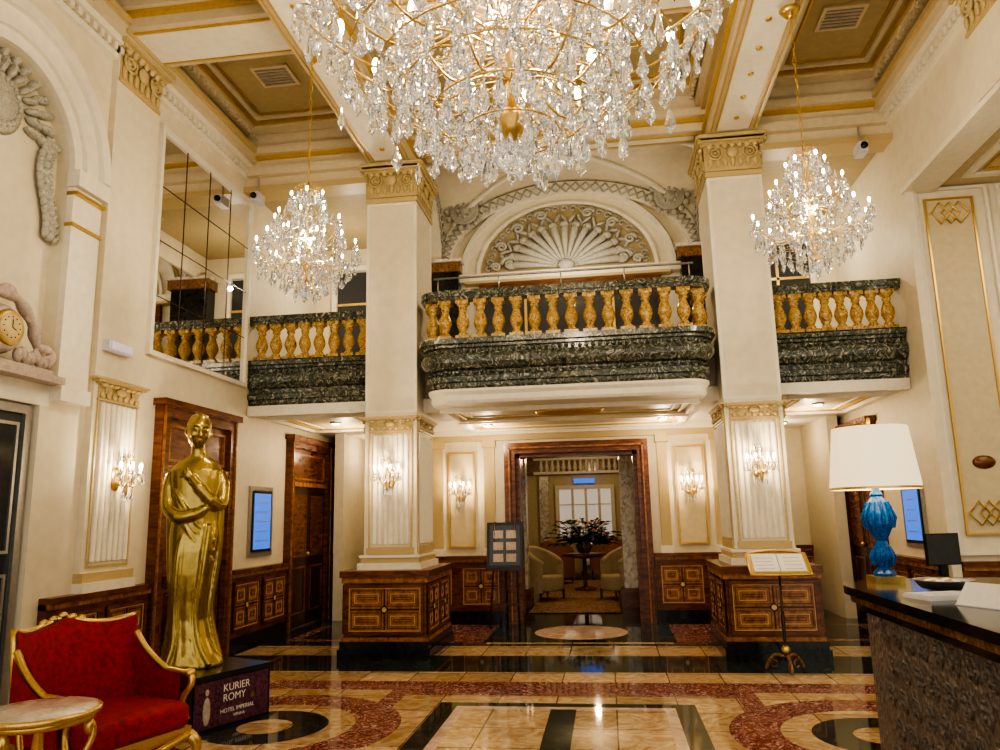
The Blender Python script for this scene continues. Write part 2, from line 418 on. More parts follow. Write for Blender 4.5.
def wooddoor(b,x0,x1,h,y=0):
    b.frame(x0,x1,-.2,h,y-.09,y+.0,.14,wd);b.frame(x0+.02,x1-.02,-.2,h-.02,y-.11,y,.02,wl)
    b.box(x0-.04,x1+.04,y-.14,y,h-.03,h+.04,wd)
    b.box(x0+.14,x1-.14,y-.03,y,h-.62,h-.14,wd);b.frame(x0+.2,x1-.2,h-.58,h-.2,y-.05,y-.0,.03,wl)
    b.box(x0+.14,x1-.14,y-.08,y,h-.68,h-.62,wl)
    cx=(x0+x1)/2
    for a,c in((x0+.14,cx-.01),(cx+.01,x1-.14)):
        b.box(a,c,y-.03,y,0.02,h-.68,wdk);b.frame(a+.08,c-.08,.2,.85,y-.045,y,.03,wd);b.frame(a+.08,c-.08,.98,h-.8,y-.045,y,.03,wd)
        b.box(a+.11,c-.11,y-.036,y,1.01,h-.83,wd)
    b.ell((cx-.06,y-.06,1.02),(.03,.03,.03),gold,8,6)
for nm,M,x0,x1,h in(('door_2',LW,7.02,8.58,2.70),('door_3',LW,10.22,11.8,2.66),('door_4',RW,-11.75,-10.25,2.62)):
    b=B();b.M=M;wooddoor(b,x0,x1,h);b.obj(nm)
b=B();b.M=RW
b.box(-13.3,-8.57,0,.3,0,6.9,cream);b.box(-8.57,2,0,.3,5.0,6.9,cream)
b.obj('wall_right')
b=B();b.box(3.75,7.2,8.57,8.72,0,5.0,cream);b.obj('wall_alcove_end')
b=B();b.box(7.05,7.2,-2,8.57,0,5.0,cream);b.obj('wall_alcove_side')
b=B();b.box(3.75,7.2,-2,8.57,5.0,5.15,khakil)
b.framexy(3.95,6.6,6.2,8.3,4.97,5.0,.08,white);b.framexy(4.1,6.45,6.35,8.15,4.98,5.0,.03,goldp)
for k in range(4):
    x=4.35+.14*k;b.tube([(x-.12,7.7,4.985),(x,7.82,4.985),(x+.12,7.7,4.985),(x,7.58,4.985)],.014,gold,5,True)
b.obj('ceiling_alcove')
b=B()
def lattice(b,cx,cz,y,s=.1):
    for k in range(3):
        x=cx+(k-1)*s
        pts=[(x-s,cz),(x,cz+s*1.2),(x+s,cz),(x,cz-s*1.2)]
        b.tube([(p[0],y,p[1]) for p in pts],.013,gold,5,True)
b.frame(3.54,4.3,1.0,4.98,8.53,8.565,.03,white)
b.frame(3.64,4.15,1.2,4.86,8.54,8.565,.022,gold)
b.box(3.66,4.13,8.555,8.565,1.22,4.84,khakil)
lattice(b,3.895,4.68,8.54);lattice(b,3.895,1.42,8.54)
b.frame(4.4,5.6,1.0,4.98,8.53,8.57,.03,white);b.frame(4.5,5.5,1.2,4.86,8.545,8.57,.018,gold)
b.lathe([(0,.02),(.1,.02),(.115,0)],wd,20,c=(3.9,8.555,1.94),sx=1,sy=.62,R=RXX)
b.box(3.44,3.53,8.5,8.565,0,4.995,cream)
b.obj('trim_3')
b=B();b.M=T(0,8.57,0);wainscot(b,3.54,7.0,0,5);b.obj('baseboard_alcove')
b=B();b.M=RW
capital(b,-6.7,-6.0,5.63,6.11,-.04,ochre,.12);b.box(-6.7,-6.0,-.04,0,5.0,5.63,cream)
b.box(-8.565,2,-.03,.32,4.94,4.995,white)
b.obj('trim_4')
b=B()
b.prism([(-2.9,0),(-1.32,0),(-1.32,2.42),(.46,2.42),(.46,0),(2.1,0),(2.1,2.95),(-2.9,2.95)],11.2,11.5,cream)
b.box(-2.9,-2.75,11.5,13,0,2.95,cream);b.box(1.95,2.1,11.5,13,0,2.95,cream)
b.obj('wall_back')
b=B();b.box(-4.45,-2.75,13,13.15,0,2.95,cream);b.box(1.95,3.45,13,13.15,0,2.95,cream)
b.obj('wall_rear')
b=B()
b.M=T(0,11.2,0)
wainscot(b,-2.88,-1.50,0,2);wainscot(b,.62,2.08,0,2)
b.M=T(0,13,0);wainscot(b,-4.44,-2.9,0,2);wainscot(b,2.1,3.44,0,2);b.obj('baseboard_back')
b=B()
for w,x0,x1,h,y0,y1 in((.16,-1.47,.61,2.55,11.08,11.2),(.07,-1.44,.58,2.52,11.04,11.1)):
    b.box(x0,x0+w,y0,y1,0,h,wd);b.box(x1-w,x1,y0,y1,0,h,wd);b.box(x0+w,x1-w,y0,y1,h-w,h,wd)
b.box(-1.33,-1.25,11.18,11.52,0,2.42,wd);b.box(.39,.47,11.18,11.52,0,2.42,wd);b.box(-1.33,.47,11.18,11.52,2.34,2.42,wd)
b.box(-1.40,-1.38,11.02,11.08,0,2.48,wl);b.box(.52,.54,11.02,11.08,0,2.48,wl);b.box(-1.4,.54,11.02,11.08,2.46,2.48,wl)
b.obj('door_5')
b=B()
for x0,x1 in((-2.32,-1.92),(.98,1.40)):
    b.box(x0+.03,x1-.03,11.185,11.2,1.08,2.42,khakil);b.frame(x0,x1,1.05,2.45,11.16,11.2,.025,goldp)
for x0,x1 in((-2.55,-2.4),(-1.78,-1.62),(.74,.88),(1.5,1.66)):
    b.box(x0-.02,x1+.02,11.12,11.2,.94,1.04,white);b.box(x0,x1,11.15,11.2,1.04,2.6,ochre);b.box(x0-.02,x1+.02,11.1,11.2,2.5,2.62,ochre)
b.box(-2.75,1.95,11.12,11.2,2.60,2.68,ochre);b.box(-2.75,1.95,11.06,11.2,2.68,2.76,white)
b.obj('trim_5')
b=B()
b.box(-2.75,1.95,9.0,11.2,2.76,2.93,white)
b.box(-4.45,-2.75,9.02,13.15,2.82,2.93,white);b.box(1.95,3.45,9.02,13.15,2.82,2.93,white)
for x0,x1,y0,y1,z in((AX-1.5,AX+1.5,8.75,9.75,2.76),(AX-1.5,AX+1.5,9.9,10.95,2.76),(-4.3,-3.0,9.2,10.8,2.82),(2.15,3.3,9.2,10.8,2.82)):
    b.framexy(x0,x1,y0,y1,z-.05,z,.07,white);b.framexy(x0+.14,x1-.14,y0+.12,y1-.12,z-.03,z,.03,goldp)
    b.box(x0+.07,x1-.07,y0+.07,y1-.07,z-.006,z,khakil)
    b.framexy(x0+.24,x1-.24,y0+.22,y1-.22,z-.02,z,.03,white)
b.lathe([(0,-.03),(.1,-.03),(.2,-.02),(.3,-.035),(.33,0)],goldp,28,c=(AX,9.25,2.755),sx=1.3,sy=.6)
for x,y,z in((-1.6,10.4,2.76),(.8,10.4,2.76),(-3.65,10,2.82),(2.7,10,2.82),(-3.65,12,2.82),(2.7,12,2.82)):  # downlights added to light the bays under the gallery
    b.lathe([(0,-.022),(.05,-.022),(.055,-.01)],spot,12,c=(x,y,z-.012));b.lathe([(.055,-.02),(.075,-.02),(.075,0)],metalg,14,c=(x,y,z-.006))
b.obj('ceiling_under_gallery')
def rrect(hw,y0,y1,r,n=8,d=0):
    hw+=d;y0-=d
    pts=[(AX-hw,y1)]
    for i in range(n+1):
        a=pi+pi/2*i/n;pts.append((AX-hw+r+r*math.cos(a),y0+r+r*math.sin(a)))
    for i in range(n+1):
        a=1.5*pi+pi/2*i/n;pts.append((AX+hw-r+r*math.cos(a),y0+r+r*math.sin(a)))
    pts.append((AX+hw,y1));return pts
def resample(path,step):
    L=[Vector((p[0],p[1],0)) for p in path];tot=sum((L[i+1]-L[i]).length for i in range(len(L)-1))
    N=max(1,int(round(tot/step)));out=[]
    for k in range(N):
        sv=tot*(k+.5)/N
        for i in range(len(L)-1):
            l=(L[i+1]-L[i]).length
            if sv<=l:out.append(L[i]+(L[i+1]-L[i])*sv/l);break
            sv-=l
    return out
b=B()
prof=[(-.02,2.93),(.0,2.96),(.0,3.0),(.03,3.01),(.03,3.07),(-.01,3.09),(-.01,3.14),(.04,3.16),(.08,3.22),(.085,3.28),(.06,3.33),(.03,3.34),(.03,3.39),(.06,3.40),(.06,3.43),(.10,3.44),(.10,3.5)]
rings=[[(p[0],p[1],z) for p in rrect(1.60,8.38,9.1,.3,d=o)] for o,z in prof]
b.loft(rings,greenm,smooth=False)
for p in resample(rrect(1.60,8.38,9.1,.3,d=.03),.075):b.ell((p.x,p.y,3.365),(.028,.028,.026),greenm,6,5)
for p in resample(rrect(1.60,8.38,9.1,.3,d=-.01),.10):b.ell((p.x,p.y,3.115),(.042,.042,.022),greenm,6,5)
rings=[[(p[0],p[1],z) for p in rrect(1.60,8.38,9.1,.3,d=o)] for o,z in ((-.12,2.76),(-.04,2.77),(-.02,2.80),(-.02,2.86),(.01,2.90),(.01,2.93))]
b.loft(rings,white,smooth=False)
for x0,x1 in((-4.44,-2.80),(1.97,3.44)):
    for (o,z),(o2,z2) in zip(prof[:-1],prof[1:]):
        b.add([(x0,9.0-o,z),(x1,9.0-o,z),(x1,9.0-o2,z2),(x0,9.0-o2,z2)],[(0,1,2,3)],greenm)
    for k in range(21 if x0<0 else 19):
        b.ell((x0+.04+.078*k,8.97,3.365),(.028,.028,.026),greenm,6,5)
    b.box(x0,x1,8.9,9.1,3.49,3.5,greenm);b.box(x0,x1,9.02,9.1,2.93,3.5,greenm)
    b.box(x0,x1,8.98,9.1,2.80,2.93,white)
b.box(-4.44,3.44,9.1,11.2,2.93,3.42,stone)
b.obj('balcony_slab')
b=B()
bp=[(.055,0),(.055,.035),(.035,.05),(.06,.1),(.078,.15),(.072,.20),(.045,.27),(.038,.30),(.052,.315),(.052,.335),(.04,.345),(.07,.37),(.07,.43)]
def balu(x,y):
    b.box(x-.08,x+.08,y-.07,y+.07,3.5,3.55,bals)
    b.lathe(bp,bals,10,c=(x,y,3.545))
    b.box(x-.075,x+.075,y-.06,y+.06,3.93,3.976,bals)
for p in resample(rrect(1.58,8.42,9.05,.28),.205):balu(p.x,p.y)
def railloft(d0,d1,z0,z1,m):
    o=rrect(1.58,8.42,9.05,.28,d=d1);q=rrect(1.58,8.42,9.05,.28,d=-d0)
    for i in range(len(o)-1):
        b.prism([o[i],o[i+1],q[i+1],q[i]],z0,z1,m,'XY')
railloft(.08,.08,3.975,4.01,greenm);railloft(.10,.10,4.01,4.08,greenm);
for x0,x1 in((-4.44,-2.80),(1.97,3.44)):
    n=8;w=(x1-x0-.1)/n
    for i in range(n):balu(x0+.05+w*(i+.5),9.02)
    b.box(x0,x1,8.94,9.10,3.975,4.01,greenm);b.box(x0,x1,8.92,9.12,4.01,4.08,greenm)
b.tube([(AX-1.5,8.46,4.27),(AX+1.5,8.46,4.27)],.013,metalg,6)
for k in range(5):b.tube([(AX-1.45+.725*k,8.46,4.08),(AX-1.45+.725*k,8.46,4.27)],.008,metalg,5)
b.obj('balcony_balustrade')
# ---------------------------------------------------------------- columns
def column(name,cx):
    b=B();y0=8.42;y1=9.66
    b.box(cx-.52,cx+.52,y0-.04,y1+.04,0,.10,blackst);b.box(cx-.50,cx+.50,y0-.02,y1+.02,.10,.18,blackst)
    b.box(cx-.47,cx+.47,y0+.02,y1-.02,.18,.85,wd)
    b.box(cx-.49,cx+.49,y0,y1,.80,.86,wl);b.box(cx-.51,cx+.51,y0-.02,y1+.02,.86,.93,wd)
    b.box(cx-.49,cx+.49,y0,y1,.18,.22,wl)
    M=b.M
    panel(b,cx-.44,cx+.44,.25,.78,y0+.02)
    for s,R in((1,RZ(90)),(-1,RZ(-90))):
        b.M=T(cx+s*.47,(y0+y1)/2,0)@R;panel(b,-.56,-.02,.25,.78,0);panel(b,.02,.56,.25,.78,0)
    b.M=M
    c0=cx-.31;c1=cx+.31;f=8.65;bk=9.45
    b.box(c0-.06,c1+.06,f-.06,bk+.06,.93,1.0,white);b.box(c0-.03,c1+.03,f-.03,bk+.03,1.0,1.06,ochre);b.box(c0-.045,c1+.045,f-.045,bk+.045,1.06,1.09,white)
    b.box(c0,c1,f,bk,1.09,5.42,cream)
    for M2,a0,a1 in((Matrix(),c0,c1),(T(c1,0,0)@RZ(90),f,bk),(T(c0,0,0)@RZ(-90),-bk,-f)):
        b.M=M2;y=f if M2==Matrix() else 0
        b.box(a0+.03,a1-.03,y-.02,y,1.1,1.17,ochre)
        b.frame(a0+.05,a1-.05,1.16,2.5,y-.015,y,.02,ochre);flutes(b,a0+.08,a1-.08,1.19,2.47,y,7)
        capital(b,a0+.05,a1-.05,2.5,2.68,y-.015,ochre,.05)
        b.frame(a0+.0,a1-.0,2.72,5.35,y-.006,y,.03,white)
    b.M=M
    b.box(c0-.02,c1+.02,f-.02,bk+.02,5.36,5.42,ochre)
    b.box(c0+.01,c1-.01,f+.01,bk,5.42,5.8,ochre)
    b.box(c0-.08,c1+.08,f-.08,bk+.08,5.8,5.87,ochre)
    capital(b,c0+.01,c1-.01,5.43,5.865,f,ochre,.1)
    b.M=T(c1,0,0)@RZ(90);capital(b,f+.01,bk,5.435,5.86,0,ochre,.1)
    b.M=T(c0,0,0)@RZ(-90);capital(b,-bk,-f-.01,5.435,5.86,0,ochre,.1)
    b.obj(name)
column('column',CX[0]);column('column',CX[1])
# ---------------------------------------------------------------- ceiling
b=B()
CZ=6.55
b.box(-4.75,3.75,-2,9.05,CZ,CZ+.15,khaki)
def beamY(x0,x1):
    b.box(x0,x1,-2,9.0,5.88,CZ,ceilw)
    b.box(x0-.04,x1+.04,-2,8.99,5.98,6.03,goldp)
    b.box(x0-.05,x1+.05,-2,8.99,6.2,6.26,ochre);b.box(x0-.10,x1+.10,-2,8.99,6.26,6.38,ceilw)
    b.box(x0+.10,x1-.10,-2,8.5,5.868,5.88,white)
    for a in(x0+.03,x0+.085,x1-.10,x1-.045):b.box(a,a+.015,-2,8.5,5.862,5.879,goldp)
    for k in range(19):
        y=.3+k*.44
        b.lathe([(0,-.012),(.016,-.012)],spot,8,c=((x0+x1)/2,y,5.868));b.lathe([(.016,-.015),(.03,-.015),(.03,0)],gold,10,c=((x0+x1)/2,y,5.868))
beamY(-2.76,-2.2);beamY(1.37,1.93)
def beamX(y0,y1,x0,x1,zb=6.12):
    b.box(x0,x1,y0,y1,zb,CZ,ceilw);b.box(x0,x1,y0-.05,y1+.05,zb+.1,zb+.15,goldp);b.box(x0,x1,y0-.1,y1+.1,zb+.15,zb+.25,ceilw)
    b.box(x0+.12,x1-.12,y0+.10,y1-.10,zb-.015,zb,white);b.framexy(x0+.09,x1-.09,y0+.07,y1-.07,zb-.02,zb-.001,.02,goldp)
for x0,x1 in((-4.45,-2.76),(1.93,3.45),(-2.2,1.37)):
    beamX(5.95,6.6,x0,x1);beamX(8.68,8.99,x0,x1,5.99)
    if x0!=-2.2:beamX(2.2,2.85,x0,x1)
for x0,x1 in((-4.45,-2.76),(1.93,3.45),(-2.2,1.37)):
    for y0,y1 in((6.6,8.68),(2.85,5.95),(-1.5,2.2)):
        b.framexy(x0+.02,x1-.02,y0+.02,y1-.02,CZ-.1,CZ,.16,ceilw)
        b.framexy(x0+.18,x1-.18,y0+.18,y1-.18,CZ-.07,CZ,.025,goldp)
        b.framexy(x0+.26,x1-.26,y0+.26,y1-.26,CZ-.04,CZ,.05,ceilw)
        b.framexy(x0+.34,x1-.34,y0+.34,y1-.34,CZ-.025,CZ,.025,gold)
        n=int((y1-y0)/.09)
        for i in range(n):
            y=y0+.05+i*.09
            for x in(x0+.12,x1-.16):b.box(x,x+.04,y,y+.05,CZ-.16,CZ-.10,ceilw)
for cx in(-3.55,2.65):
    b.box(cx-.22,cx+.22,7.35,7.75,CZ-.03,CZ,ceilw)
    for k in range(6):b.box(cx-.18,cx+.18,7.40+.055*k,7.425+.055*k,CZ-.045,CZ-.025,metalg)
b.lathe([(0,-.12),(.1,-.12),(.2,-.05),(.4,-.06),(.45,-.02),(.6,-.04),(.62,0)],gold,32,c=(-.43,3.95,CZ))
b.obj('ceiling')
b=B()
for s,x in((1,XL),(-1,XR)):
    for d,z0,z1,m in((.05,5.84,5.90,white),(.03,5.90,5.98,ochre),(.10,5.98,6.05,white),(.16,6.05,6.15,ceilw),(.20,6.15,6.22,ochre)):
        b.box(x,x+s*d,-2,8.98,z0,z1,m)
    y=-1.9
    while y<8.9:
        b.box(x+s*.03,x+s*.075,y,y+.05,5.91,5.97,white);y+=.1
b.obj('trim_6')
b=B()
for x0,x1 in((XL,-2.76),(1.93,XR)):
    b.box(x0,x1,8.7,8.98,5.74,5.985,ceilw)
    for d,z0,z1,m in((.04,5.66,5.74,ochre),(.09,5.86,5.98,ceilw)):b.box(x0,x1,8.7-d,8.98,z0,z1,m)
b.obj('trim_7')
# ---------------------------------------------------------------- upper gallery
b=B()
b.box(-4.45,3.45,11.2,11.4,2.95,7.0,cream)
b.obj('wall_gallery')
b=B()
hx=2.05;hy=1.15;yc=10.1;zs=5.35;rise=1.25;n=44
vs=[];fs=[]
def zf(h,v):return rise*math.sqrt(max(0,1-(v/h)**2))
def zv(x,y):return zs+max(zf(hx,x),zf(hy,y))
for i in range(n+1):
    x=-hx*math.cos(pi*i/n)
    for j in range(n+1):
        y=-hy*math.cos(pi*j/n)
        vs.append((AX+x,yc+y,zv(x,y)))
for i in range(n):
    for j in range(n):
        a=i*(n+1)+j;fs.append((a,a+1,a+n+2,a+n+1))
b.add(vs,fs,cream,False)
for sx in(-1,1):
    for sy in(-1,1):
        pts=[]
        for i in range(1,24):
            t=i/24;x=sx*hx*t;y=sy*hy*t;pts.append((AX+x,yc+y,zv(x,y)-.01))
        b.tube(pts,.045,white,6)
for s in(-1,1):
    x=AX+s*2.05
    o=archpts(yc,hy,zs,rz=rise);q=archpts(yc,hy-.26,zs,rz=rise-.26)
    xa,xb=sorted((x-s*.10,x+s*.05))
    for i in range(28):b.prism([o[i],o[i+1],q[i+1],q[i]],xa,xb,white,'YZ')
    for i in range(0,28):
        A=[(o[i][0]*t+q[i][0]*(1-t),o[i][1]*t+q[i][1]*(1-t)) for t in(.12,.88)]
        C=[(o[i+1][0]*t+q[i+1][0]*(1-t),o[i+1][1]*t+q[i+1][1]*(1-t)) for t in(.12,.88)]
        b.tube([(x-s*.12,*A[0]),(x-s*.12,*C[1])],.014,relief,4);b.tube([(x-s*.12,*A[1]),(x-s*.12,*C[0])],.014,relief,4)
        m_=((A[0][0]+C[1][0])/2,(A[0][1]+C[1][1])/2);b.ell((x-s*.13,*m_),(.025,.03,.03),relief,6,5)
    b.prism(archpts(yc,hy,zs,rz=rise),x+s*.05,x+s*.1,cream,'YZ')
o=archpts(AX,2.02,zs,rz=1.22,n=40);q=archpts(AX,1.82,zs,rz=1.02,n=40)
for i in range(40):
    b.prism([o[i],o[i+1],q[i+1],q[i]],11.08,11.2,white)
    A=[(o[i][0]*t+q[i][0]*(1-t),11.06,o[i][1]*t+q[i][1]*(1-t)) for t in(.12,.88)]
    C=[(o[i+1][0]*t+q[i+1][0]*(1-t),11.06,o[i+1][1]*t+q[i+1][1]*(1-t)) for t in(.12,.88)]
    b.tube([A[0],C[1]],.013,relief,4);b.tube([A[1],C[0]],.013,relief,4)
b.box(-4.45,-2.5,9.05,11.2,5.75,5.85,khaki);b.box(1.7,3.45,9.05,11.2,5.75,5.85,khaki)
b.obj('ceiling_gallery_vault')
b=B()
zc=5.16
for r0,r1,d,m in((1.33,1.38,.08,white),(1.38,1.56,.04,cream),(1.56,1.64,.10,white),(1.64,1.67,.06,ochre)):
    o=archpts(AX-.04,r1,zc,rz=r1*.8,n=36);q=archpts(AX-.04,r0,zc,rz=r0*.8,n=36)
    for i in range(36):b.prism([o[i],o[i+1],q[i+1],q[i]],11.2-d,11.2,m)
b.prism(archpts(AX-.04,1.33,zc,rz=1.33*.8,n=36),11.17,11.2,khaki)
b.box(AX-1.75,AX+1.65,11.05,11.2,5.04,5.16,white);b.box(AX-1.6,AX+1.5,11.02,11.2,5.0,5.04,ochre)
for k in range(15):
    a=pi*(k+.5)/15;c=(AX-.04,11.14,zc+.05)
    L2=.74
    pts=[(c[0]+L2*t*math.cos(a)*1.15,11.16-.10*math.sin(t*pi*.8),c[2]+L2*t*math.sin(a)*.9) for t in(.1,.3,.5,.7,.9,1)]
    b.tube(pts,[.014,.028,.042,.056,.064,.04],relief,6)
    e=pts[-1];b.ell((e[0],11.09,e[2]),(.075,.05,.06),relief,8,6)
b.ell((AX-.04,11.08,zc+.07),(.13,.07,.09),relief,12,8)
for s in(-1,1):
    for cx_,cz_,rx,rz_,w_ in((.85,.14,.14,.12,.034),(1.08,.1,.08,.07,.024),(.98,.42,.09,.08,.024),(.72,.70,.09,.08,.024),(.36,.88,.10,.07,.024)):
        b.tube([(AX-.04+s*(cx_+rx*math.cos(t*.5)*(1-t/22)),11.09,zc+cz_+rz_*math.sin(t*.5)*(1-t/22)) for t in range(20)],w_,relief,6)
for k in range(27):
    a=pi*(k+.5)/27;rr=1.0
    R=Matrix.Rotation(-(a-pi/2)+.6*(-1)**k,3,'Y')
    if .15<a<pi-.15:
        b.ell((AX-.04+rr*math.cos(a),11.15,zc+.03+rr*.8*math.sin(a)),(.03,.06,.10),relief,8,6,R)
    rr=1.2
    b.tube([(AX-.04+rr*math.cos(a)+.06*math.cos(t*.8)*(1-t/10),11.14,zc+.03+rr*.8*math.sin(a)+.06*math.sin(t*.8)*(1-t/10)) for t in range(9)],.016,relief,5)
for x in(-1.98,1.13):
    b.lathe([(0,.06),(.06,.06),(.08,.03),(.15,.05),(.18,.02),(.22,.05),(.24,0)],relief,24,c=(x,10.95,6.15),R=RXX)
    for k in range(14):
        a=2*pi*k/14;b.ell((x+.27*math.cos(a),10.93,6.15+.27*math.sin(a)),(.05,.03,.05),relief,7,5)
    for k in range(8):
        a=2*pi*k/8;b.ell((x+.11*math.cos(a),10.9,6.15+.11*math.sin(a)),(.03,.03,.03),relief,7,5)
b.obj('wall_relief_shell')
b=B()
for x0,x1 in((-2.75,-2.05),(1.2,1.9)):
    b.box(x0,x1,10.9,11.2,5.18,5.36,brmarb);b.box(x0-.03,x1+.03,10.86,11.2,5.33,5.37,wmarb);b.box(x0+.04,x1-.04,10.95,11.2,3.42,5.18,blackst)
b.box(-1.75,.9,11.17,11.2,3.42,4.98,glassd);b.frame(-1.8,.95,3.4,5.0,11.13,11.2,.06,wd)
for k in range(1,4):b.box(-1.75+.66*k-.02,-1.75+.66*k+.02,11.14,11.2,3.42,4.98,goldp)
for x0,x1 in((-4.1,-3.0),(2.15,3.1)):
    b.box(x0,x1,11.17,11.2,3.42,5.35,glassd);b.frame(x0-.06,x1+.06,3.4,5.45,11.12,11.2,.08,white)
    b.box((x0+x1)/2-.02,(x0+x1)/2+.02,11.14,11.2,3.42,5.4,goldp);b.box(x0,x1,11.14,11.2,4.8,4.84,goldp)
b.obj('window_1')
# ---------------------------------------------------------------- salon behind doorway
b=B();b.box(-4.2,-4.05,11.5,21,0,3.4,cream);b.obj('wall_salon_left')
b=B();b.box(3.2,3.35,11.5,21,0,3.4,cream);b.obj('wall_salon_right')
b=B();b.box(-4.2,3.35,20.5,20.65,0,3.4,khakil)
b.box(-2.2,1.0,20.38,20.5,2.55,3.0,brmarb)
for k in range(16):b.lathe([(.03,0),(.06,.1),(.03,.25),(.05,.3)],white,8,c=(-1.7+.15*k,20.33,2.62))
b.box(-1.9,.8,20.25,20.5,2.92,3.0,white);b.box(-1.9,.8,20.25,20.5,2.55,2.62,white)
for x in(-2.3,-1.65,.5,1.1):
    b.box(x-.12,x+.12,20.36,20.5,0,2.5,wmarb)
b.obj('wall_salon_back')
b=B();b.box(-4.2,3.35,11.5,20.65,3.3,3.4,white);b.obj('ceiling_salon')
b=B();b.box(-1.25,.1,20.44,20.5,.3,2.15,winl);b.frame(-1.35,.2,.2,2.25,20.36,20.5,.1,white)
for x in(-.9,-.55,-.2):b.box(x-.035,x+.035,20.4,20.5,.3,2.2,white)
for z in(.8,1.3,1.75):b.box(-1.25,.1,20.41,20.5,z-.015,z+.015,white)
b.obj('window_2')
b=B();b.box(-.85,-.3,20.3,20.35,2.3,2.42,screen);b.obj('exit_sign')
b=B()
for x in(-1.50,.36):
    b.box(x-.2,x+.2,12.9,13.3,0,.3,wd);b.box(x-.14,x+.14,12.96,13.24,.3,2.6,wmarb);b.box(x-.2,x+.2,12.9,13.3,2.6,2.8,gold);b.box(x-.22,x+.22,12.88,13.32,2.8,3.3,white)
b.obj('salon_column')
b=B();b.box(-1.28,.13,12.2,18,0.009,.02,carpet);b.obj('carpet')
def tubarm(fabric):
    b=B()
    rings=[]
    for z,sc in((.16,.95),(.2,1),(.38,1),(.42,.95)):
        rings.append([(.33*sc*math.cos(t),.32*sc*math.sin(t),z) for t in [2*pi*i/20 for i in range(20)]])
    b.loft(rings,fabric)
    n=18
    out=[];inn=[]
    for i in range(n+1):
        a=-.15*pi+1.3*pi*i/n
        h=.62+.26*math.sin(max(0,min(1,(i/n)))*pi)
        out.append(((.38*math.cos(a),.38*math.sin(a)),h));inn.append(((.28*math.cos(a),.28*math.sin(a)),h))
    for i in range(n):
        (o0,h0),(o1,h1)=out[i],out[i+1];(q0,_),(q1,_)=inn[i],inn[i+1]
        b.add([(*o0,.14),(*o1,.14),(*q1,.14),(*q0,.14),(*o0,h0),(*o1,h1),(*q1,h1),(*q0,h0)],[(0,3,2,1),(4,5,6,7),(0,1,5,4),(1,2,6,5),(2,3,7,6),(3,0,4,7)],fabric,False)
    b.tube([(p[0][0]*.87,p[0][1]*.87,p[1]) for p in out],.055,fabric,8)
    for x,y in((-.25,-.22),(.25,-.22),(-.2,.25),(.2,.25)):b.tube([(x,y,.0),(x,y,.17)],[.018,.028],wd,8)
    return b.mesh('tub_armchair')
me=tubarm(fabric);me2=tubarm(fabric2)
for x,y,r,q in((-1.16,14.0,60,me),(.14,14.0,-60,me),(-1.15,17.3,160,me2),(.12,17.3,-150,me2),(-1.0,19.0,150,me),(-.1,19.0,-150,me2)):
    link('tub_armchair',q,(x,y,.02),math.radians(r))
b=B();b.lathe([(.2,0),(.22,.03),(.04,.06),(.04,.6),(.45,.66),(.45,.7)],wd,20);b.obj('salon_table',(-.5,15.7,.02))
b=B();b.lathe([(.1,0),(.14,.06),(.17,.14),(.11,.22),(.13,.25)],brmarb,16)
for k in range(230):
    a=random.random()*2*pi;el=random.random()*1.3-.15;L=.18+random.random()*.38
    d=Vector((1.25*math.cos(a)*math.cos(el),math.sin(a)*math.cos(el),.8*math.sin(el)+.05))
    p0=Vector((0,0,.22));p1=p0+d*L;p2=p1+d*.14+Vector((0,0,-.06));w=Vector((-math.sin(a),math.cos(a),0))*.06
    b.tube([p0,p0+d*L*.6,p1],.006,leaf,4)
    b.add([p1-w*.2,p1+d*.07-w,p2,p1+d*.07+w],[(0,1,2,3)],leaf)
for k in range(44):
    a=random.random()*2*pi;rr=.2+.35*random.random();b.ell((rr*math.cos(a),rr*math.sin(a)*.8,.28+random.random()*.38),(.04,.04,.035),paper if k%3 else flower,6,5)
b.obj('flower_arrangement',(-.5,15.7,.73))
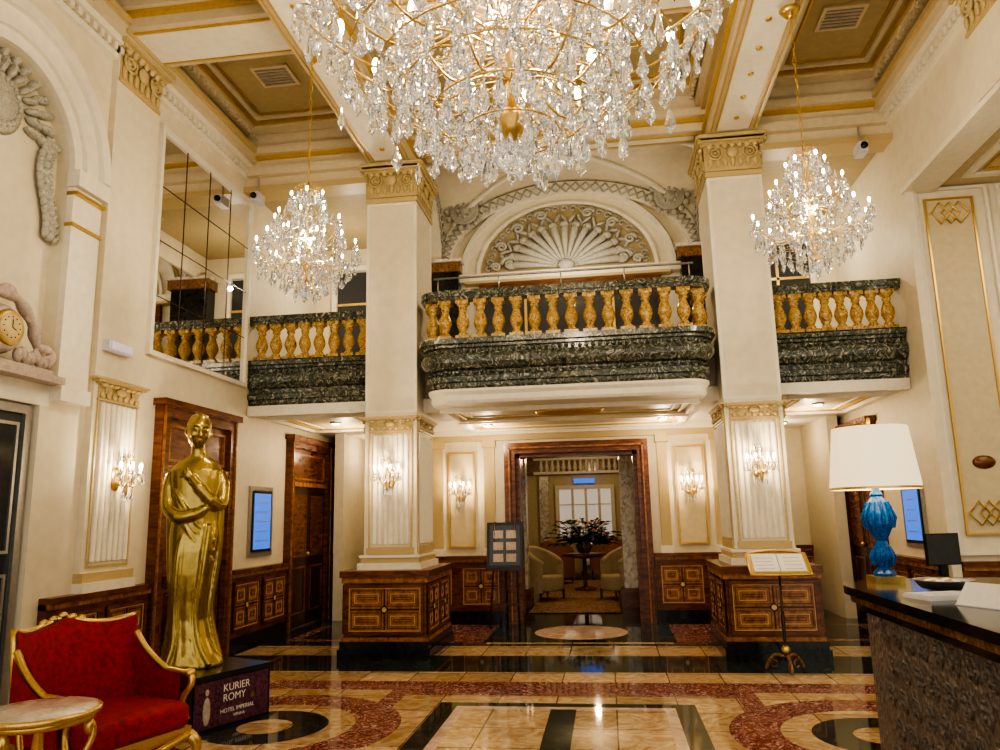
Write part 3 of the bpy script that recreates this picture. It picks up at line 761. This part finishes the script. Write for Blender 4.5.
# ---------------------------------------------------------------- chandeliers
def chand(b,R,H,tiers,dw,dl,crown,rings,chain):
    st=[(.0,.16*R),(.05*R,.2*R),(.09*R,.27*R),(.05*R,.34*R),(.025*R,.38*R),(.03*R,.55*R),(.085*R,.63*R),(.03*R,.72*R),(.022*R,.95*R),(.07*R,1.05*R),(.03*R,1.16*R),(.02*R,H*.8),(.05*R,H*.86),(.015*R,H)]
    b.lathe(st,gold,14)
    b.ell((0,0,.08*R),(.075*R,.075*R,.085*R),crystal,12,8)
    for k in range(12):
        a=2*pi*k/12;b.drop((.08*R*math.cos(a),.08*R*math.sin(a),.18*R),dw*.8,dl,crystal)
    for r,z,n,zh in tiers:
        off=random.random()
        for k in range(n):
            a=2*pi*(k+off)/n;ca,sa=math.cos(a),math.sin(a)
            rr=r*(1+.04*math.sin(k*2.3));zz=z+.03*R*math.sin(k*1.7)
            P=[(.03*R,zh),(rr*.3,zh-.02*R),(rr*.62,zh-.13*R+ (z-zh)*.2),(rr*.9,zz-.13*R),(rr,zz-.03*R),(rr,zz)]
            path=cr([(p[0]*ca,p[0]*sa,p[1]) for p in P],5)
            b.tube(path,.0055*R+.0015,gold,5)
            if k%2==0:
                P=[(.03*R,zh+.16*R),(rr*.35,zh+.2*R),(rr*.6,zh+.08*R),(rr*.72,zz-.08*R)]
                b.tube(cr([(p[0]*ca,p[0]*sa,p[1]) for p in P],4),.004*R+.001,gold,4)
            e=Vector((rr*ca,rr*sa,zz))
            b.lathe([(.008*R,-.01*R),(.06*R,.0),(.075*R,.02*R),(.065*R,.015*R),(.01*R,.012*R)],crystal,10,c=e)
            b.lathe([(.014*R,0),(.014*R,.10*R)],paper,8,c=(e.x,e.y,e.z+.01*R))
            b.ell((e.x,e.y,e.z+.155*R),(.023*R,.023*R,.052*R),bulb,8,6)
            for q in range(5):
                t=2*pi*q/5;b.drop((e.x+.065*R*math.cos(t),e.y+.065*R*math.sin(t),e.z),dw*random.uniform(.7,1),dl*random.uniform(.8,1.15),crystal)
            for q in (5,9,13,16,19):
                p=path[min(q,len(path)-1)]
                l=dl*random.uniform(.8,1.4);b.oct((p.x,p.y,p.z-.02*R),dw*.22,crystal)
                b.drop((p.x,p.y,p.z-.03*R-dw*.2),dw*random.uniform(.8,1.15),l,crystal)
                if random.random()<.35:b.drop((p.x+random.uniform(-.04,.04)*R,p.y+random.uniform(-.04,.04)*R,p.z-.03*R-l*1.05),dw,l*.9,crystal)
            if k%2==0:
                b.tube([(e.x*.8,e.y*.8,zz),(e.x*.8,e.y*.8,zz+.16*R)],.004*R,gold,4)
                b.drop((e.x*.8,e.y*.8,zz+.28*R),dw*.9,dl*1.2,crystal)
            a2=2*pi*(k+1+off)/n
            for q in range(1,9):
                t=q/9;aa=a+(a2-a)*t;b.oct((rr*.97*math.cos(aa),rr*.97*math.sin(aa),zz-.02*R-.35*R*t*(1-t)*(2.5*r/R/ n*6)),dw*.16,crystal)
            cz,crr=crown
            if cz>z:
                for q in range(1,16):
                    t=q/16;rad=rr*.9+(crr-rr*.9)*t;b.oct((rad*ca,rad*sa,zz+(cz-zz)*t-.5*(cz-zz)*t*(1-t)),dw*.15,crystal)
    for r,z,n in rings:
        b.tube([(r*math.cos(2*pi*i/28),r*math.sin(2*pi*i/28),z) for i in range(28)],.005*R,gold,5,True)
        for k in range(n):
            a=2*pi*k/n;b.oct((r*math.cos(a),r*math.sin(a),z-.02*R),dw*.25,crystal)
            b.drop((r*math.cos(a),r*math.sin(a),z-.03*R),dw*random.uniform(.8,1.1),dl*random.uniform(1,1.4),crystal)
    cz,crr=crown
    b.tube([(crr*math.cos(2*pi*i/20),crr*math.sin(2*pi*i/20),cz) for i in range(20)],.01*R,gold,5,True)
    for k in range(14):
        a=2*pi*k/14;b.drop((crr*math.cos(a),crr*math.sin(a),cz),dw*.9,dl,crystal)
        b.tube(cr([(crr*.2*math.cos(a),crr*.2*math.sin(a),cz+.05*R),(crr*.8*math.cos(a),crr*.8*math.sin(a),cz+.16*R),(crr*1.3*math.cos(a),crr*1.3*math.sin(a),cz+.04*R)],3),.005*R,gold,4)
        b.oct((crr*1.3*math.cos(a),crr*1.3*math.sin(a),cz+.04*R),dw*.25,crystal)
    z=H
    i=0
    while z<chain:
        l=.075;rot=RZ(90*(i%2))
        pts=[rot@Vector((.014*math.cos(2*pi*k/8),0,l*.5+l*.6*math.sin(2*pi*k/8))) for k in range(8)]
        b.tube([(p.x,p.y,p.z+z) for p in pts],.004,gold,4,True);z+=l;i+=1
    b.lathe([(.0,-.08),(.03,-.08),(.07,-.03),(.09,0)],gold,14,c=(0,0,chain))
b=B()
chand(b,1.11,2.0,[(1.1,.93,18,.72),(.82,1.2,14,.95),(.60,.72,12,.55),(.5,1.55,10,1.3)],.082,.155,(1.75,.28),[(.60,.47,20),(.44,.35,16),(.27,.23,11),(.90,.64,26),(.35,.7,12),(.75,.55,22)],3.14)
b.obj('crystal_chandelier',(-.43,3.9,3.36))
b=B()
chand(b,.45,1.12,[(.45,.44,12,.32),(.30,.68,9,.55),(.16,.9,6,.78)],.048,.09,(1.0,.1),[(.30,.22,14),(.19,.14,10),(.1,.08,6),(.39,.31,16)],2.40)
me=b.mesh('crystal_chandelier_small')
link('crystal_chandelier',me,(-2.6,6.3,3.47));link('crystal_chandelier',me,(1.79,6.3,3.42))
# sconces
b=B()
b.ell((0,-.01,0),(.07,.02,.11),gold,12,8)
b.lathe([(0,-.16),(.012,-.14),(.02,-.1),(.012,-.05),(.02,0),(.012,.1),(.02,.16),(0,.24)],gold,8,c=(0,-.12,0))
b.tube(cr([(0,-.02,-.02),(0,-.07,-.06),(0,-.12,-.03)],4),.009,gold,6)
for k,a in enumerate((-70,-25,25,70)):
    ca=math.sin(math.radians(a));sa=-math.cos(math.radians(a));r=.15
    b.tube(cr([(0,-.12,-.02),(ca*r*.5,-.12+sa*r*.4,-.07),(ca*r,-.12+sa*r*.7,-.01),(ca*r,-.12+sa*r*.7,.03)],4),.006,gold,5)
    e=(ca*r,-.12+sa*r*.7,.03)
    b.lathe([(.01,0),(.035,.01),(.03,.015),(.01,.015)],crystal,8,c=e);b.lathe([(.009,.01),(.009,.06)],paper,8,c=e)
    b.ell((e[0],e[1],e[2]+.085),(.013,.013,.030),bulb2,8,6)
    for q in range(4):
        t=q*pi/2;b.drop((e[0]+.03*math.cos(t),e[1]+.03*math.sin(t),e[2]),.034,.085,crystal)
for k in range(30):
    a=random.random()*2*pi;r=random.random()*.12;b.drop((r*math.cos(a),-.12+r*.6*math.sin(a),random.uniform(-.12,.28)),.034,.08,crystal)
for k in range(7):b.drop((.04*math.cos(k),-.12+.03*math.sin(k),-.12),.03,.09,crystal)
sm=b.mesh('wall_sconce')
def sconce(x,y,z,rz,e=12):
    link('wall_sconce',sm,(x,y,z),math.radians(rz))
    d=RZ(rz)@Vector((0,-.22,0))
    pl(x+d.x,y+d.y,z+.12,e,.03)
def pl(x,y,z,e,r=.1,col=(1,.79,.52)):
    l=bpy.data.lights.new('lamp_or_fill_light','POINT');l.energy=e;l.shadow_soft_size=r;l.color=col
    o=bpy.data.objects.new('lamp_or_fill_light',l);o.location=(x,y,z);bpy.context.scene.collection.objects.link(o)
sconce(CX[0],8.63,1.96,0);sconce(CX[1],8.63,1.96,0)
sconce(-2.12,11.17,1.85,0);sconce(1.19,11.17,1.85,0)
sconce(XL+.075,6.34,1.9,90)
# ---------------------------------------------------------------- statue
b=B()
b.box(-.375,.375,-.375,.375,0,.37,blackp);b.box(-.385,.385,-.385,.385,.37,.40,blackp)
b.box(.376,.385,-.33,.35,.03,.35,mat('poster_print',(.10,.03,.06),.4,var=.8,sc=9))
b.ell((.386,-.22,.15),(.004,.035,.1),stone,8,6);b.ell((.386,-.22,.28),(.004,.018,.024),stone,8,6)
b.lathe([(0,0),(.03,0)],gold,12,c=(.388,.20,.19),R=RY(90).to_3x3())
pl0=b.obj('statue_plinth',(-3.21,5.86,0),math.radians(-23.5))
for txt,z,s,yy in(('KURIER',.26,.075,-.08),('ROMY',.19,.075,-.08),('HOTEL IMPERIAL',.11,.042,-.10),('VIENNA',.07,.03,.02)):
    cu=bpy.data.curves.new('lettering','FONT');cu.body=txt;cu.size=s;cu.extrude=.001
    o=bpy.data.objects.new('lettering',cu);bpy.context.scene.collection.objects.link(o);o.parent=pl0
    o.location=(.3865,yy,z);o.rotation_euler=(pi/2,0,pi/2);cu.materials.append(paper)
b=B()
def ring(cx,cy,rx,ry,z,n=28,e=2.2):
    out=[]
    for i in range(n):
        a=2*pi*i/n;c=math.cos(a);s=math.sin(a)
        out.append((cx+rx*math.copysign(abs(c)**(2/e),c),cy+ry*math.copysign(abs(s)**(2/e),s),z))
    return out
S=[(.03,0,.25,.20,.0),(.03,0,.245,.195,.03),(.02,0,.20,.17,.09),(-.0,0,.165,.145,.2),(-.02,0,.145,.13,.35),(-.02,0,.15,.135,.5),(-.015,-.01,.165,.145,.7),(-.005,-.01,.185,.155,.88),(.0,0,.195,.155,1.0),(.0,0,.185,.14,1.12),(-.0,0,.185,.135,1.22),(-.005,.0,.20,.14,1.34),(-.005,.01,.215,.14,1.45),(-.005,.01,.21,.125,1.52),(-.0,.015,.165,.10,1.58),(.0,.015,.10,.075,1.62),(.0,.01,.062,.065,1.65),(.0,.0,.056,.060,1.72),(0,0,.055,.06,1.78)]
b.loft([ring(*((cx,cy,rx,ry,z))) for cx,cy,rx,ry,z in S],statgold)
Rh=Matrix.Rotation(math.radians(14),3,'Z')@Matrix.Rotation(math.radians(5),3,'Y')@Matrix.Rotation(math.radians(8),3,'X')
hc=Vector((0.0,-.02,1.845));HS=1.2
def hp(x,y,z):
    p=Rh@Vector((x*HS,y*HS,z*HS));return tuple(hc+p)
def hs(*r):return tuple(q*HS for q in r)
b.ell(tuple(hc),hs(.080,.095,.120),statgold,20,14,Rh)
b.ell(hp(0,.02,.035),hs(.085,.092,.088),statgold,16,12,Rh)
b.ell(hp(0,-.045,-.065),hs(.047,.04,.05),statgold,12,8,Rh)
b.tube([hp(0,-.088,.03),hp(0,-.108,-.01),hp(0,-.118,-.028),hp(0,-.09,-.036)],[.011,.014,.019,.012],statgold,8)
for s in(-1,1):
    b.ell(hp(s*.032,-.082,.010),hs(.018,.012,.008),statgold,10,6,Rh)
    b.tube([hp(s*.010,-.096,.032),hp(s*.035,-.092,.04),hp(s*.06,-.074,.028)],[.009,.010,.006],statgold,6)
    b.ell(hp(s*.082,.01,-.01),hs(.012,.02,.032),statgold,8,6,Rh)
    b.ell(hp(s*.04,-.065,-.03),hs(.025,.022,.022),statgold,8,6,Rh)
b.ell(hp(0,-.096,-.060),hs(.024,.012,.007),statgold,10,6,Rh);b.ell(hp(0,-.092,-.074),hs(.02,.012,.007),statgold,10,6,Rh)
b.ell(hp(0,.09,.05),hs(.05,.045,.05),statgold,12,8,Rh)
ar=[.058]*6+[.056]*5+[.052]*5+[.046]*5+[.038]*3+[.03]*4
b.tube(cr([(-.185,.01,1.50),(-.215,.0,1.38),(-.205,-.05,1.22),(-.12,-.135,1.15),(.02,-.165,1.17),(.11,-.15,1.22)],5),ar,statgold,10)
b.tube(cr([(.175,.01,1.50),(.215,-.02,1.38),(.205,-.08,1.24),(.13,-.15,1.28),(.03,-.165,1.39),(-.04,-.135,1.47)],5),ar,statgold,10)
for hx_,hz,dx,dz in((.13,1.23,.035,.015),(-.05,1.475,-.035,.03)):
    b.ell((hx_,-.145,hz),(.04,.022,.035),statgold,10,8)
    for f in range(4):
        o=(f-1.5)*.018
        b.tube([(hx_,-.15,hz+o),(hx_+dx,-.145,hz+dz*.6+o),(hx_+dx*1.9,-.12,hz+dz+o-.006*f)],[.011,.010,.008],statgold,6)
    b.tube([(hx_,-.155,hz+.03),(hx_+dx*.4,-.16,hz+.06),(hx_+dx*.8,-.155,hz+.075)],[.011,.010,.008],statgold,6)
for k in range(5):
    x=-.12+.055*k
    b.tube(cr([(x*.8+.05,-.12,1.08),(x*.95+.02,-.140,.9),(x*.9,-.130,.65),(x*.75-.02,-.110,.4),(x*.9,-.130,.18),(x*1.5+.03,-.175,.02)],5),.020,statgold,8)
for k in range(3):
    b.tube(cr([(-.19,-.03,1.42-.06*k),(-.12,-.12,1.30-.06*k),(.02,-.145,1.10-.07*k),(.17,-.07,.95-.08*k)],5),.018,statgold,8)
b.tube(cr([(.19,.03,1.5),(.20,.05,1.2),(.19,.05,.8),(.15,.05,.4),(.24,.05,.03)],5),.035,statgold,8)
b.tube(cr([(-.19,.03,1.5),(-.20,.05,1.2),(-.18,.05,.8),(-.15,.05,.4),(-.19,.05,.03)],5),.035,statgold,8)
st=b.obj('gold_statue',(-3.31,5.86,.40),math.radians(24));st.scale=(.95,1,1)
md=st.modifiers.new('r','REMESH');md.mode='VOXEL';md.voxel_size=.008;md.use_smooth_shade=True
md=st.modifiers.new('s','SMOOTH');md.iterations=5;md.factor=.5
# ---------------------------------------------------------------- red armchair
b=B()
def rbox(x0,x1,y0,y1,z0,z1,r,m,n=4):
    rings=[];hs_=[]
    for i in range(n+1):
        a=pi/2*i/n;hs_.append((z0+r-r*math.cos(a),r-r*math.sin(a)))
    for i in range(n+1):
        a=pi/2*i/n;hs_.append((z1-r+r*math.sin(a),r-r*math.cos(a)))
    for z,ins in hs_:
        cr_=r*1.2;pts=[]
        X0,X1,Y0,Y1=x0+ins,x1-ins,y0+ins,y1-ins
        for cx,cy,a0 in((X1-cr_,Y1-cr_,0),(X0+cr_,Y1-cr_,pi/2),(X0+cr_,Y0+cr_,pi),(X1-cr_,Y0+cr_,1.5*pi)):
            for k in range(5):
                a=a0+pi/2*k/4;pts.append((cx+cr_*math.cos(a),cy+cr_*math.sin(a),z))
        rings.append(pts)
    b.loft(rings,m)
rbox(-.36,.36,-.36,.30,.30,.46,.05,red)
b.box(-.37,.37,-.34,.32,.25,.31,gold)
b.tube(cr([(-.37,-.345,.27),(-.2,-.37,.25),(0,-.38,.22),(.2,-.37,.25),(.37,-.345,.27)],5),.02,gold,7)
for s in(-1,1):b.tube([(s*.375,-.34,.27),(s*.38,0,.25),(s*.375,.3,.27)],.018,gold,7)
b.ell((0,-.385,.24),(.06,.02,.035),gold,10,6)
for s in(-1,1):
    b.tube(cr([(s*.35,-.33,.27),(s*.385,-.37,.2),(s*.35,-.34,.09),(s*.37,-.36,.02)],4),[.034,.036,.036,.034,.03,.026,.022,.018,.017,.02,.024,.026,.026],gold,8)
    b.tube(cr([(s*.33,.30,.27),(s*.33,.33,.15),(s*.34,.37,.0)],4),.022,gold,8)
def backp(u,z):
    x=u*.385; y=.31-.12*abs(u)**2.5*1.2+ (z-.4)*.14
    return x,y
def topz(u):
    return .90+.05*math.cos(u*pi*.5)-.035*math.sin(abs(u)*pi)+.03*(abs(u)**6)
nu,nz=20,8
front=[];bk=[]
for j in range(nz+1):
    fr=[];br=[]
    for i in range(nu+1):
        u=-1+2*i/nu;z=.40+(topz(u)-.40)*j/nz;x,y=backp(u,z)
        pf=.045*math.sin(pi*i/nu)**.5*math.sin(pi*min(1,max(0,j/nz*.9+.08)))**.5
        fr.append((x,y-.03-pf,z));br.append((x,y+.03,z))
    front.append(fr);bk.append(br)
b.loft(front,red,cap=False,closed=False);b.loft(bk,red,cap=False,closed=False)
edge=[(backp(-1,z)[0],backp(-1,z)[1],z) for z in (.30,.45,.6,.75,.86)]
edge+=[(*backp(-1+2*i/nu,topz(-1+2*i/nu)),topz(-1+2*i/nu)) for i in range(nu+1)]
edge+=[(backp(1,z)[0],backp(1,z)[1],z) for z in (.86,.75,.6,.45,.30)]
b.tube(edge,.020,gold,8)
for u in(-.12,-.06,0,.06,.12):b.ell((u,backp(0,.96)[1]-.01,.96-abs(u)*.25),(.03,.02,.022),gold,8,6)
for s in(-1,1):
    vs=[];m=8
    for j in range(5):
        for i in range(m+1):
            t=i/m;y=.18-.42*t;ztop=.80-.22*math.sin(t*pi/2)**.8 if t<.6 else .62-.02*t
            vs.append((s*(.385+.01*math.sin(t*3)),y,.36+(ztop-.36)*j/4))
    top=[vs[4*(m+1)+i] for i in range(m+1)]
    for dx in(-.03,.03):
        b.add([(v[0]+dx,v[1],v[2]) for v in vs],[(j*(m+1)+i,j*(m+1)+i+1,(j+1)*(m+1)+i+1,(j+1)*(m+1)+i) for j in range(4) for i in range(m)],red,True)
    b.tube(cr([(s*.385,.2,.82)]+top+[(s*.395,-.28,.60),(s*.39,-.30,.54),(s*.375,-.24,.44),(s*.385,-.28,.33)],3),.020,gold,8)
    b.ell((s*.395,-.28,.60),(.033,.033,.028),gold,8,6)
b.obj('red_armchair',(-2.96,4.30,0),math.radians(72))
# side table
b=B()
b.lathe([(0,.625),(.25,.625),(.262,.635),(.262,.65),(.255,.655)],gold,36)
b.lathe([(0,.657),(.235,.657),(.245,.655),(.245,.640)],marble('onyx_top',[(.3,(.42,.34,.28)),(.55,(.62,.54,.46)),(.8,(.80,.74,.66))],6,.1),36)
b.lathe([(.235,.60),(.24,.63)],gold,30)
b.lathe([(.02,.2),(.04,.25),(.02,.32),(.03,.45),(.02,.55),(.06,.62)],gold,12)
for k in range(3):
    a=2*pi*k/3+.5;c,s=math.cos(a),math.sin(a)
    b.tube(cr([(.2*c,.2*s,.61),(.23*c,.23*s,.52),(.15*c,.15*s,.36),(.06*c,.06*s,.24),(.14*c,.14*s,.1),(.24*c,.24*s,.015)],4),.014,gold,7)
    b.ell((.21*c,.21*s,.56),(.025,.025,.04),gold,8,6)
b.obj('side_table',(-2.68,3.46,0))
# ---------------------------------------------------------------- reception desk
b=B()
def deskout(d):
    x0=1.27-d;r=.40;y1=4.68+d;pts=[(x0,.9-d)]
    for i in range(11):
        a=pi-pi/2*i/10;pts.append((x0+r+d+ (r+d)*math.cos(a),y1-(r+d)*1.0+(r+d)*math.sin(a)))
    pts+=[(2.15,y1),(2.15,.9-d)];return pts
def dl(z0,z1,d,m):b.prism(deskout(d),z0,z1,m,'XY')
dl(0,.08,.0,blackst);dl(.08,.98,-.04,deskb);dl(.98,1.02,.0,blackst);dl(1.02,1.06,.03,brmarb);dl(1.06,1.10,.06,blackst)
for yy in [1.0+.15*k for k in range(21)]:
    for j,zz in enumerate([.2+.14*q for q in range(6)]):
        y_=yy+.075*(j%2)
        b.tube([(1.310,y_+.05*math.cos(t*1.05),zz+.05*math.sin(t*1.05)) for t in range(6)],.009,deskb,4,True)
        for q in range(4):
            a=q*pi/2+pi/4;b.ell((1.310,y_+.026*math.cos(a),zz+.026*math.sin(a)),(.010,.018,.012),deskb,6,5,Matrix.Rotation(a,3,'X'))
b.obj('reception_desk')
# table lamp
b=B()
b.box(-.075,.075,-.075,.075,0,.035,gold)
b.lathe([(.055,.035),(.06,.05),(.045,.065),(.03,.08),(.055,.12),(.058,.15),(.035,.20),(.028,.22),(.045,.25),(.074,.31),(.076,.36),(.05,.43),(.028,.46),(.035,.47),(.02,.5)],blueg,10,smooth=False)
for k in range(10):
    a=2*pi*(k+.5)/10;b.tube([(.070*math.cos(a),.070*math.sin(a),.29),(.084*math.cos(a),.084*math.sin(a),.345),(.052*math.cos(a),.052*math.sin(a),.43)],.008,blueg,4,smooth=False)
    b.tube([(.05*math.cos(a),.05*math.sin(a),.09),(.064*math.cos(a),.064*math.sin(a),.135),(.038*math.cos(a),.038*math.sin(a),.19)],.007,blueg,4,smooth=False)
b.lathe([(.02,.5),(.02,.53),(.008,.54),(.008,.86)],gold,10)
b.lathe([(.235,.50),(.195,.84)],shadem,48,cap=False)
b.lathe([(.2355,.498),(.2355,.512)],gold,48,cap=False)
b.ell((0,0,.66),(.03,.03,.045),bulb2,10,8)
b.ell((0,0,.88),(.012,.012,.02),gold,8,6)
b.obj('table_lamp',(1.475,4.50,1.10))
pl(1.475,4.50,1.80,9,.04)
b=B();b.box(-.1,.1,-.008,.008,.10,.26,blackp);b.box(-.02,.02,0,.02,0,.1,blackp);b.box(-.06,.06,-.04,.05,0,.012,blackp);b.box(-.095,.095,-.010,-.006,.105,.255,glassd)
b.obj('monitor',(1.71,4.32,1.10),math.radians(20))
b=B();b.lathe([(.03,0),(.10,.015),(.13,.05),(.135,.055),(.12,.05),(.08,.02)],metalg,24)
wrap=mat('sweet_wrap',(.5,.35,.2),.4)
for k in range(12):
    a=k*.52;b.ell((.06*math.cos(a),.06*math.sin(a),.045),(.03,.02,.012),wrap if k%2 else paper,8,6)
b.obj('sweet_bowl',(1.58,4.02,1.10))
b=B()
b.box(-.13,.13,-.09,.09,0,.015,paper);b.box(-.125,.125,-.085,.085,.015,.02,white2);b.obj('document_tray',(1.45,3.72,1.10),.3)
b=B()
for s in(-1,1):
    b.add([(s*.07,-.1,0),(s*.07,.1,0),(0,.1,.09),(0,-.1,.09)],[(0,1,2,3)],paper);b.add([(s*.068,-.1,0),(s*.068,.1,0),(0,.1,.087),(0,-.1,.087)],[(0,1,2,3)],white2)
b.box(-.072,.072,-.102,.102,0,.004,white2)
b.obj('card_display',(1.50,3.40,1.10),math.radians(25))
b=B();b.box(-.08,.08,-.1,.1,0,.03,blackp);b.box(-.07,-.03,-.1,.1,.04,.07,blackp);b.box(-.065,-.035,-.09,-.05,.03,.045,blackp);b.box(-.065,-.035,.05,.09,.03,.045,blackp)
for i in range(3):
    for j in range(4):b.box(.0+.025*i,.018+.025*i,-.07+.03*j,-.05+.03*j,.03,.035,paper)
b.obj('telephone',(1.92,3.85,1.10),.4)
# ---------------------------------------------------------------- stands
b=B()
b.M=RX(-8)
b.frame(-.25,.25,.80,1.42,-.02,.02,.035,blackp);b.box(-.22,.22,-.012,.012,.83,1.39,glassd)
for i in range(2):
    for j in range(3):b.box(-.16+.18*i,-.02+.18*i,-.016,-.01,.88+.16*j,.99+.16*j,stone)
b.M=Matrix()
for x in(-.2,.2):b.tube([(x,-.02,0),(x*.8,.12,.8),(x*.7,.19,1.42)],.014,wdk,6)
b.tube([(0,.3,0),(0,.2,1.3)],.014,wdk,6);b.box(-.26,.26,.03,.16,.76,.80,wdk);b.box(-.2,.2,0.02,.04,.3,.33,wdk)
b.obj('notice_easel',(-1.44,10.6,0))
b=B()
b.lathe([(.015,.10),(.02,.15),(.012,.25),(.02,.5),(.012,.55),(.012,.93)],wdk,10)
b.lathe([(.02,.16),(.05,.2),(.02,.24)],gold,10)
for k in range(3):
    a=2*pi*k/3+pi/6;c,s=math.cos(a),math.sin(a)
    b.tube(cr([(0,0,.14),(.1*c,.1*s,.15),(.17*c,.17*s,.08),(.2*c,.2*s,.015)],4),.018,brmarb,7)
    b.tube([(.12*c+.035*math.cos(t)*c,.12*s+.035*math.cos(t)*s,.07+.035*math.sin(t)) for t in [i*.7 for i in range(9)]],.009,brmarb,5)
b.M=T(0,0,.98)@RX(38)
b.box(-.27,.27,-.13,.15,-.01,.01,goldp)
b.box(-.24,-.005,-.11,.13,.01,.02,paper);b.box(.005,.24,-.11,.13,.01,.02,paper)
b.tube([(-.28,-.14,0),(-.28,.16,0),(-.15,.19,0),(0,.21,0),(.15,.19,0),(.28,.16,0),(.28,-.14,0)],.012,gold,6,True)
for s in(-1,1):
    for k in range(4):b.box(s*.13-.08,s*.13+.08,-.08+.05*k,-.07+.05*k,.02,.0205,stone)
b.obj('lectern',(1.60,7.80,0))
b=B();b.M=LW;b.box(9.18,9.72,-.04,0,1.12,1.88,blackp);b.box(9.21,9.69,-.045,-.03,1.15,1.85,screen)
b.frame(9.12,9.78,1.06,1.94,-.03,0,.05,metalg)
for k in range(5):b.box(9.28,9.6,-.047,-.04,1.25+.12*k,1.26+.12*k,metalg)
b.obj('wall_screen')
b=B();b.M=RW;b.box(-9.55,-9.05,-.04,0,1.10,1.72,blackp);b.box(-9.52,-9.08,-.045,-.03,1.13,1.69,screen)
b.frame(-9.6,-9.0,1.05,1.77,-.03,0,.04,metalg)
for k in range(4):b.box(-9.42,-9.2,-.047,-.04,1.22+.12*k,1.23+.12*k,metalg)
b.obj('wall_screen')
b=B();b.M=LW@T(6.24,-.06,3.03);b.box(-.17,.17,-.07,0,0,.1,white2);b.box(-.15,.15,-.08,-.07,.015,.085,emis('emergency_lens',(.8,.75,1),.1,(.7,.68,.8)));b.obj('emergency_light')
for x,y in((-4.2,8.9),(3.05,8.9)):
    b=B();b.box(-.05,.05,-.1,.1,0,.12,white2);b.lathe([(.035,0),(.04,.03)],blackp,12,c=(0,-.1,.06),R=RX(90).to_3x3());b.box(-.01,.01,0,.02,.12,.35,metalg)
    b.obj('wall_spotlight',(x,y-.35,5.45))
# ---------------------------------------------------------------- lights
pl(-.43,3.9,4.35,310,.12,(1,.84,.61))
for x,z in((-2.6,3.95),(1.79,3.9)):pl(x,6.3,z+.05,105,.06,(1,.84,.61))
for x in(-3.5,AX,2.6):pl(x,10.2,4.9,26,.03,(1,.86,.66))  # bare point lights added to brighten the upper gallery
for x,y,e in((-1.6,10.4,18),(.8,10.4,18),(-3.65,10.4,15),(2.7,10.4,15),(-3.65,12,8),(2.7,12,8)):pl(x,y,2.55,e,.03)  # fill lights added below the downlights to brighten the under-gallery bays
for x,y in((-1.9,14.5),(.9,14.5),(-.4,18)):pl(x,y,2.8,25,.05,(1,.74,.45))
def area(x,y,z,sx,sy,e,name,rot=(0,0,0),col=(1,.86,.65)):
    l=bpy.data.lights.new(name,'AREA');l.shape='RECTANGLE';l.size=sx;l.size_y=sy;l.energy=e;l.color=col
    o=bpy.data.objects.new(name,l);o.location=(x,y,z);o.rotation_euler=rot;bpy.context.scene.collection.objects.link(o)
area(5.4,5,4.9,2.2,4,80,'alcove_light')
w=bpy.data.worlds.new('world');bpy.context.scene.world=w;w.use_nodes=True
bg=w.node_tree.nodes['Background'];bg.inputs[0].default_value=(1,.93,.81,1);bg.inputs[1].default_value=1.1
# ---------------------------------------------------------------- camera
f=760;ya=math.radians(7.7);pt=math.radians(10.5);ro=math.radians(-1.28)
fw=Vector((-math.sin(ya)*math.cos(pt),math.cos(ya)*math.cos(pt),math.sin(pt)))
r0=Vector((math.cos(ya),math.sin(ya),0));u0=r0.cross(fw)
r=r0*math.cos(ro)+u0*math.sin(ro);u=-r0*math.sin(ro)+u0*math.cos(ro)
cd=bpy.data.cameras.new('camera');cd.sensor_width=36;cd.lens=f/1000*36;cd.clip_start=.05
cam=bpy.data.objects.new('camera',cd);bpy.context.scene.collection.objects.link(cam)
cam.matrix_world=Matrix(((r.x,u.x,-fw.x,0),(r.y,u.y,-fw.y,0),(r.z,u.z,-fw.z,1.5),(0,0,0,1)))
bpy.context.scene.camera=cam
sc=bpy.context.scene
sc.view_settings.view_transform='AgX'
try: sc.view_settings.look='AgX - High Contrast'
except Exception: pass
sc.view_settings.exposure=.22
